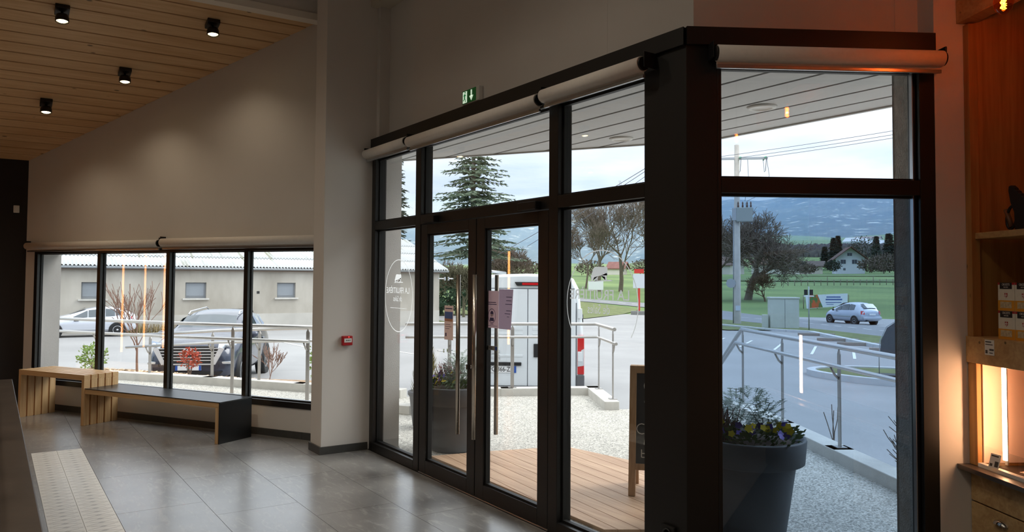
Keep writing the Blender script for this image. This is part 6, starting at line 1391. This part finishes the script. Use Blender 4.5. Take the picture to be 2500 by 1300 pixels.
# ---- planters
pot_m = pm('anthracite_pot', (88, 91, 96), 0.6, var=0.08, scale=5); soil_m = pm('potting_soil', (62, 48, 40), 0.95, var=0.3, scale=30)
silver_m = pm('silver_leaf', (172, 182, 172), 0.8, var=0.15, scale=12); pansy_y = pm('pansy_yellow', (232, 206, 40), 0.6); pansy_v = pm('pansy_violet', (92, 74, 176), 0.6); pansy_g = pm('pansy_leaf', (86, 112, 62), 0.7, var=0.25, scale=15); heath_m = pm('heather', (140, 104, 104), 0.9, var=0.25, scale=20); pansy_c = pm('pansy_centre', (60, 30, 60), 0.7)
def planter(P, label, seed, flip=1, front=0.0, extra=True):
    t = thing('flower_planter', label, 'planter', P, 0, 'anthracite planters on the terrace'); rnd = random.Random(seed)
    MB().lathe([(0.215, 0.0), (0.235, 0.02), (0.300, 0.46), (0.302, 0.475), (0.345, 0.478), (0.358, 0.485), (0.372, 0.64), (0.368, 0.65), (0.345, 0.65), (0.335, 0.60), (0.0, 0.60)], (0, 0, 0), 40).build('pot', pot_m, t)
    MB().lathe([(0.338, 0.605), (0.2, 0.625), (0.0, 0.635)], (0, 0, 0), 24).build('soil', soil_m, t)
    c, s_ = math.cos(front), math.sin(front)
    def W2(u, v): return (u*c-v*s_, u*s_+v*c)
    # silver leaved plant at the back
    sl = MB()
    for k in range(340):
        a, e = rnd.uniform(0, 6.28), rnd.uniform(0.05, 1.0); r = 0.20*math.sqrt(rnd.random()); bx, by = W2(-0.02+r*math.cos(a)*1.1, 0.07+r*math.sin(a)*0.8); z = 0.66+0.30*rnd.random()*(1-(r/0.24)**2*0.6); ax = Vector((math.cos(a)*0.8, math.sin(a)*0.8, 0.7*e)).normalized(); sd = Vector((-ax.y, ax.x, 0)).normalized(); L_ = rnd.uniform(0.05, 0.10); b = Vector((bx, by, z))
        for q in range(3):
            p = b+ax*L_*(0.35+0.3*q)
            for sg in (-1, 1): sl.add([p, p+ax*0.010, p+(ax*0.6+sd*sg)*0.022, p+(ax*0.3+sd*sg)*0.018], [(0, 1, 2, 3)])
        sl.add([b-sd*0.003, b+sd*0.003, b+ax*L_*1.1+sd*0.004, b+ax*L_*1.1-sd*0.004], [(0, 1, 2, 3)])
    o = sl.build('silver_plant', silver_m, t); o['kind'] = 'stuff'
    lf = MB()
    for k in range(380):
        a = rnd.uniform(0, 6.28); r = 0.33*math.sqrt(rnd.random()); u, v = W2(0.02+r*math.cos(a), -0.08+r*math.sin(a)*0.75); ax = Vector((math.cos(a), math.sin(a), rnd.uniform(0.1, 1))).normalized(); sd = ax.orthogonal().normalized(); L_ = rnd.uniform(0.03, 0.055); b = Vector((u, v, 0.63+0.09*rnd.random())); lf.add([b, b+ax*L_*0.5+sd*L_*0.3, b+ax*L_, b+ax*L_*0.5-sd*L_*0.3], [(0, 1, 2, 3)])
    o = lf.build('pansy_foliage', pansy_g, t); o['kind'] = 'stuff'
    for k in range(26):
        a = rnd.uniform(0, 6.28); r = 0.30*math.sqrt(rnd.random()); u, v = W2(0.05+r*math.cos(a)*1.0, -0.12+r*math.sin(a)*0.65); z = 0.70+0.06*rnd.random(); ax = Vector((math.cos(front-1.57)*0.9+rnd.gauss(0, .3), math.sin(front-1.57)*0.9+rnd.gauss(0, .3), 0.5)).normalized(); sd = ax.orthogonal().normalized(); up_ = ax.cross(sd); f = MB(); R_f = rnd.uniform(0.020, 0.028); b = Vector((u, v, z))
        for q in range(5):
            a2 = 2*math.pi*q/5; d = sd*math.cos(a2)+up_*math.sin(a2); e = sd*math.cos(a2+1.57)+up_*math.sin(a2+1.57); f.add([b, b+d*R_f*0.6+e*R_f*0.55, b+d*R_f*1.15, b+d*R_f*0.6-e*R_f*0.55], [(0, 1, 2, 3)])
        fl = f.build('pansy_flower', pansy_y if rnd.random() < 0.6 else pansy_v, t)
    hm = MB()
    for k in range(150):
        a = rnd.uniform(0, 6.28); r = 0.13*math.sqrt(rnd.random()); u, v = W2(-0.24*flip+r*math.cos(a), -0.03+r*math.sin(a)); b = Vector((u, v, 0.62)); e = b+Vector((rnd.gauss(0, .04), rnd.gauss(0, .04), rnd.uniform(0.10, 0.24))); hm.tube([b, (b+e)/2+Vector((rnd.gauss(0, .01), 0, 0)), e], [0.003, 0.005, 0.003], 3, cap=False)
    o = hm.build('heather', heath_m, t); o['kind'] = 'stuff'
    return t
planter((-6.97, 3.95, -0.012), 'large anthracite flower planter with pansies behind the left door', 71, 1, R_(-60+90-60))
planter((-3.62, 4.42, -0.012), 'large anthracite flower planter with pansies outside the right window', 72, 1, R_(35))
# slim cypress pot and low bowl further left on the terrace
cy = thing('cypress_pot', 'slim golden cypress in a dark pot behind the first planter', 'potted plant', (-8.18, 4.26, -0.012), 0, None)
MB().lathe([(0.13, 0), (0.15, 0.02), (0.19, 0.36), (0.21, 0.38), (0.21, 0.42), (0.19, 0.42), (0.18, 0.38), (0, 0.38)], (0, 0, 0), 28).build('pot', pot_m, cy)
cf = MB(); rnd = random.Random(4)
for k in range(1300):
    z = rnd.random(); r = 0.17*(1-z)**0.6*math.sqrt(rnd.random())+0.01; a = rnd.uniform(0, 6.28); b = Vector((r*math.cos(a), r*math.sin(a), 0.40+0.62*z)); ax = Vector((math.cos(a)*0.4, math.sin(a)*0.4, 1)).normalized(); sd = Vector((-math.sin(a), math.cos(a), 0)); cf.add([b-sd*0.008, b+sd*0.008, b+ax*0.07], [(0, 1, 2)])
o = cf.build('foliage', pm('golden_cypress', (128, 124, 70), 0.8, var=0.3, scale=12), cy); o['kind'] = 'stuff'
bo = thing('bowl_planter', 'low dark bowl planter beside the left glass panel', 'planter', (-8.9, 4.82, -0.012))
MB().lathe([(0.16, 0), (0.18, 0.02), (0.27, 0.30), (0.30, 0.33), (0.30, 0.36), (0.28, 0.36), (0.26, 0.32), (0, 0.32)], (0, 0, 0), 32).build('bowl', pot_m, bo); MB().lathe([(0.262, 0.325), (0, 0.345)], (0, 0, 0), 20).build('soil', soil_m, bo)

# ---- A-board
ab = thing('chalkboard_sign', 'wooden framed chalkboard A-board standing on the deck', 'sign', (-4.66, 4.23, 0.012), R_(43))
oak = wood('board_oak', (190, 156, 120), (160, 124, 90), 'Z', 0.6, 12); slate = pm('chalkboard', (52, 54, 56), 0.8, var=0.12, scale=4); chalk = pm('chalk', (214, 212, 206), 0.9)
for sg, ln in ((-1, 0.16), (1, -0.16)):
    A = Matrix(((1, 0, 0, 0), (0, 1, sg*-0.17*-1 if sg < 0 else -0.17, (0.0 if sg < 0 else 0.36)), (0, 0, 1, 0), (0, 0, 0, 1))) if False else Matrix.Translation((0, 0 if sg < 0 else 0.40, 0)) @ Matrix.Rotation(R_(-10 if sg < 0 else 10), 4, 'X')
    MB().box(0, 0.055, -0.02, 0.02, 0, 1.02, A).build('stile', oak, ab, bevel=0.003); MB().box(0.565, 0.62, -0.02, 0.02, 0, 1.02, A).build('stile', oak, ab, bevel=0.003)
    MB().box(0.055, 0.565, -0.02, 0.02, 0.96, 1.02, A).build('rail', oak, ab, bevel=0.003); MB().box(0.055, 0.565, -0.02, 0.02, 0.20, 0.25, A).build('rail', oak, ab, bevel=0.003)
    pn = MB().box(0.055, 0.565, -0.008, 0.008, 0.25, 0.96, A).build('chalk_panel', slate, ab)
    if sg < 0:
        cm = MB()
        def scrib(pts, w=0.007):
            for (x0, z0), (x1, z1) in zip(pts[:-1], pts[1:]):
                d = Vector((x1-x0, z1-z0)).normalized(); p = Vector((-d.y, d.x))*w/2; cm.add([A @ Vector((x0-p.x, -0.0088, z0-p.y)), A @ Vector((x1-p.x, -0.0088, z1-p.y)), A @ Vector((x1+p.x, -0.0088, z1+p.y)), A @ Vector((x0+p.x, -0.0088, z0+p.y))], [(0, 1, 2, 3)])
        scrib([(0.16+0.045*math.cos(a), 0.86+0.045*math.sin(a)) for a in [R_(40+28*k) for k in range(11)]]); scrib([(0.13, 0.78), (0.12, 0.73), (0.14, 0.70), (0.17, 0.71), (0.175, 0.78)])
        scrib([(0.10+0.04*math.cos(a), 0.52+0.04*math.sin(a)) for a in [R_(60+30*k) for k in range(9)]]); scrib([(0.13, 0.47), (0.12, 0.40), (0.16, 0.40)]); scrib([(0.12, 0.43), (0.15, 0.43)]); scrib([(0.10, 0.36), (0.10, 0.30), (0.14, 0.30)]); scrib([(0.10, 0.33), (0.13, 0.33)])
        cm.build('chalk_writing', chalk, pn)

# ---- utility pole with transformer, crossarm and wires
pole = thing('utility_pole', 'tall concrete utility pole with transformer beside the road', 'utility pole', G(-36.6, 43.4))
pc = pm('pole_concrete', (178, 174, 168), 0.9, var=0.12, scale=3); galv = pm('galvanised', (168, 172, 176), 0.5, 0.5)
PH = 12.6
MB().lathe([(0.27, -0.3), (0.24, 0), (0.17, PH)], (0, 0, 0), 10).build('shaft', pc, pole)
MB().tube([(-0.27, -0.12, 0), (-0.22, -0.1, PH*0.6)], 0.035, 6).build('cable_guard', galv, pole)
pd = Vector((math.cos(R_(47)), math.sin(R_(47)), 0))      # along the crossarm: across the view
Mp = frame((0, 0, 0), pd, (-pd.y, pd.x, 0), (0, 0, 1))
MB().box(-2.1, 2.1, -0.07, 0.07, 11.55, 11.72, Mp).build('crossarm', galv, pole, bevel=0.01)
ins_m = pm('insulator_green', (110, 176, 150), 0.2)
for x in (-1.9, 0.2, 1.9):
    MB().tube([Mp @ Vector((x, 0, 11.70)), Mp @ Vector((x+0.0, -0.3, 11.66)), Mp @ Vector((x, -0.7, 11.6))], [0.05, 0.08, 0.05], 6).build('insulator', ins_m, pole); MB().tube([Mp @ Vector((x, 0, 11.70)), Mp @ Vector((x, 0.3, 11.66)), Mp @ Vector((x, 0.7, 11.6))], [0.05, 0.08, 0.05], 6).build('insulator', ins_m, pole)
trf = MB().box(-0.1, 1.0, -0.45, -0.02 -0.1, 7.15, 8.15, Mp).build('transformer', pm('transformer_grey', (150, 156, 154), 0.6), pole, bevel=0.05)
MB().box(-0.35, -0.1, -0.40, -0.15, 7.25, 8.1, Mp).build('cooling_fins', galv, trf)
for x in (0.05, 0.35, 0.65, 0.9): MB().lathe([(0.05, 0), (0.07, 0.1), (0.04, 0.2), (0.06, 0.3), (0.02, 0.42)], (*(Mp @ Vector((x, -0.28, 0))).xy, 8.15), 8).build('bushing', pm('bushing_brown', (90, 64, 56), 0.4), trf)
MB().box(-0.2, 0.9, -0.2, -0.1, 9.4, 9.48, Mp).build('fuse_bracket', galv, pole)
mi = MB().tube([Mp @ Vector((-0.45, -0.2, 2.85)), Mp @ Vector((-0.45, -0.14, 2.85))], 0.34, 8).build('road_mirror', galv, pole)
MB().box(-0.16, 0.16, -0.262, -0.255, 0.95, 1.30, Mp).build('pole_notice', pm('notice_pale', (196, 206, 220), 0.6), pole)
wire_m = pm('line_wire', (96, 100, 108), 0.6)
base = Vector(G(-36.6, 43.4))
def wire(a, b, sag, label):
    a, b = Vector(a), Vector(b); pts = [a.lerp(b, u)-Vector((0, 0, sag*4*u*(1-u))) for u in [k/16 for k in range(17)]]
    o = MB().tube(pts, 0.016, 4, cap=False).build('power_line', wire_m); tag(o, label, 'power line', 'overhead wires at the utility pole')
tops = [base+Mp @ Vector((x, -0.7, 11.6)) for x in (-1.9, 0.2, 1.9)]
far_r = Vector((-10.0, 55.0, 0))
for k, (tp, l) in enumerate(zip(tops, ('upper', 'middle', 'lower'))):
    wire(tp, Vector((-2+k*1.2, 62-k*1.0, 15.6-k*0.25)), 0.6, '%s thin wire running right from the utility pole crossarm' % l)
    wire(Vector((-40+k*0.5, 30-k*2.5, 4.4-k*0.6)), Vector((-6, 22-k*0.8, 13.2-k*1.0)), 0.3, '%s steep wire crossing the sky in the right window' % l)
for k, x in enumerate((-1.9, 0.2, 1.9)):
    a, b = Mp @ Vector((x, 0.7, 11.6)), Mp @ Vector((x, -0.7, 11.6)); MB().tube([a, a.lerp(b, 0.3)-Vector((0, 0, 0.9)), a.lerp(b, 0.7)-Vector((0, 0, 0.9)), b], 0.02, 4, cap=False).build('jumper_cable', wire_m, pole)
MB().tube([Mp @ Vector((1.9, -0.7, 11.6)), Mp @ Vector((2.1, -0.6, 10.3)), Mp @ Vector((1.5, -0.5, 9.0)), Mp @ Vector((0.65, -0.3, 8.6))], 0.02, 4, cap=False).build('jumper_cable', wire_m, pole)
MB().tube([Mp @ Vector((0.7, -0.3, 11.5)), Mp @ Vector((0.75, -0.3, 10.2)), Mp @ Vector((0.5, -0.3, 8.6))], 0.02, 4, cap=False).build('jumper_cable', wire_m, pole)
# ---- roadside things
cab = thing('utility_cabinet', 'pale grey street cabinet on the verge', 'cabinet', G(-31.0, 41.0), R_(50))
cm_ = pm('cabinet_grp', (196, 200, 192), 0.6, var=0.06, scale=2)
MB().box(-0.85, 0.85, -0.45, 0.45, 0, 1.85).build('body', cm_, cab, bevel=0.02); MB().box(-0.90, 0.90, -0.50, 0.50, 1.85, 1.95).build('lid', cm_, cab, bevel=0.02); MB().box(-0.01, 0.01, -0.456, -0.45, 0.05, 1.82).build('door_gap', gap_m, cab)
MB().box(-1.25, -0.95, -0.25, 0.25, 0, 0.85).build('side_box', cm_, cab, bevel=0.02)
sg_ = thing('road_sign', 'back of a small road sign on a grey post', 'sign', G(-28.6, 40.2), R_(55))
MB().tube([(0, 0, 0), (0, 0, 2.6)], 0.035, 8).build('post', galv, sg_); MB().box(-0.30, 0.30, -0.03, -0.01, 2.0, 2.07).build('name_plate', plate_w, sg_); MB().box(-0.26, -0.06, 0.02, 0.05, 2.1, 2.42).box(0.06, 0.26, 0.02, 0.05, 2.1, 2.42).build('sign_panel', trim_b, sg_)
ban = thing('field_banner', 'white roadside banner with orange and green picture', 'banner', (-50.0, 73.4, tz(-50, 73.4)), R_(76-3.0))
bx = Vector((1, 0, 0))
MB().slab([(-2.55, 0.0), (2.55, 0.3), (2.6, 1.6), (-2.7, 1.4)], -0.01, 0.01).build('cloth', pm('banner_white', (222, 228, 238), 0.7, var=0.05, scale=1), ban, bevel=0)
MB().slab([(-2.2, 0.05), (-0.55, 0.14), (-1.2, 1.46), (-2.2, 1.42)], -0.014, -0.011).build('picture', pm('banner_fruit', (206, 96, 56), 0.7, rgb2=(70, 120, 70), scale=1.6, contrast=(0.45, 0.55)), ban)
MB().box(-0.1, 1.7, -0.014, -0.011, 1.15, 1.28).box(-0.2, 1.9, -0.014, -0.011, 0.88, 1.03).box(-0.2, 1.8, -0.014, -0.011, 0.6, 0.68).box(-0.1, 0.8, -0.014, -0.011, 0.42, 0.48).build('print', pm('banner_print', (70, 96, 160), 0.7), ban)
for x in (-2.9, -1.2, 0.8, 2.0, 2.75): MB().tube([(x, 0.05, 0), (x, 0.05, 1.45)], 0.04, 6).build('stake', bark_d, ban)
rs2 = thing('red_signpost', 'red signpost with pale panel and concrete foot', 'sign', G(-54.6, 50.9), R_(45))
rp = pm('post_red', (196, 50, 40), 0.5); MB().box(-0.10, 0.10, -0.05, 0.05, 0.35, 3.6).build('post', rp, rs2); MB().box(-0.55, 0.6, -0.09, -0.05, 2.55, 3.9).build('panel', pm('sign_pale', (204, 210, 216), 0.5), rs2); MB().box(-0.45, 0.45, -0.09, -0.05, 3.95, 4.35).build('top_plate', rp, rs2)
MB().box(-0.75, 0.75, -0.35, 0.35, 0, 0.40).build('concrete_foot', pm('foot_concrete', (130, 130, 126), 0.9, var=0.15), rs2, bevel=0.03)
bs = thing('field_sign', 'back of a white board sign under the oaks', 'sign', G(-88.0, 73.5), R_(45)); MB().box(-1.1, 1.1, -0.03, 0.03, 0.6, 1.9).build('board', plate_w, bs); MB().tube([(-0.8, 0.05, 0), (-0.8, 0.05, 1.9)], 0.04, 6).build('post', galv, bs); MB().tube([(0.8, 0.05, 0), (0.8, 0.05, 1.9)], 0.04, 6).build('post', galv, bs)
fl = thing('feather_flag', 'dark feather flag standing near the outer wall', 'flag', (-11.0, 18.95, tz(-11.0, 18.95)+0.11), R_(32))
MB().slab([(-0.35, 0.50), (0.5, 0.45), (0.5, 1.30), (0.30, 1.42), (0.05, 1.40), (-0.18, 1.22), (-0.32, 0.9)], -0.006, 0.006).build('cloth', pm('flag_grey', (78, 82, 88), 0.8, var=0.06), fl); MB().tube([(-0.37, 0, 0), (-0.37, 0, 0.5), (-0.34, 0, 0.9), (-0.2, 0, 1.24), (0.05, 0, 1.42), (0.3, 0, 1.44)], 0.012, 6).build('pole', galv, fl); MB().box(-0.6, 0.2, -0.25, 0.25, 0, 0.05).build('base', trim_b, fl)
# poles along the meadow fence
fp = thing('meadow_fence', 'thin post and wire fence across the meadow', 'fence', polar_pt(az_px(2000), 150))
for k in range(22):
    x, y, z = polar_pt(az_px(1860+16*k), 150+k*0.6); MB().tube([(x, y, z-0.2), (x, y, z+1.1+0.5*(k % 7 == 3))], 0.06, 5).build('fence_post', bark_d, fp, world=True)
for h in (0.5, 0.95): MB().tube([Vector(polar_pt(az_px(1860+16*k), 150+k*0.6))+Vector((0, 0, h)) for k in range(22)], 0.012, 3, cap=False).build('fence_wire', wire_m, fp, world=True)
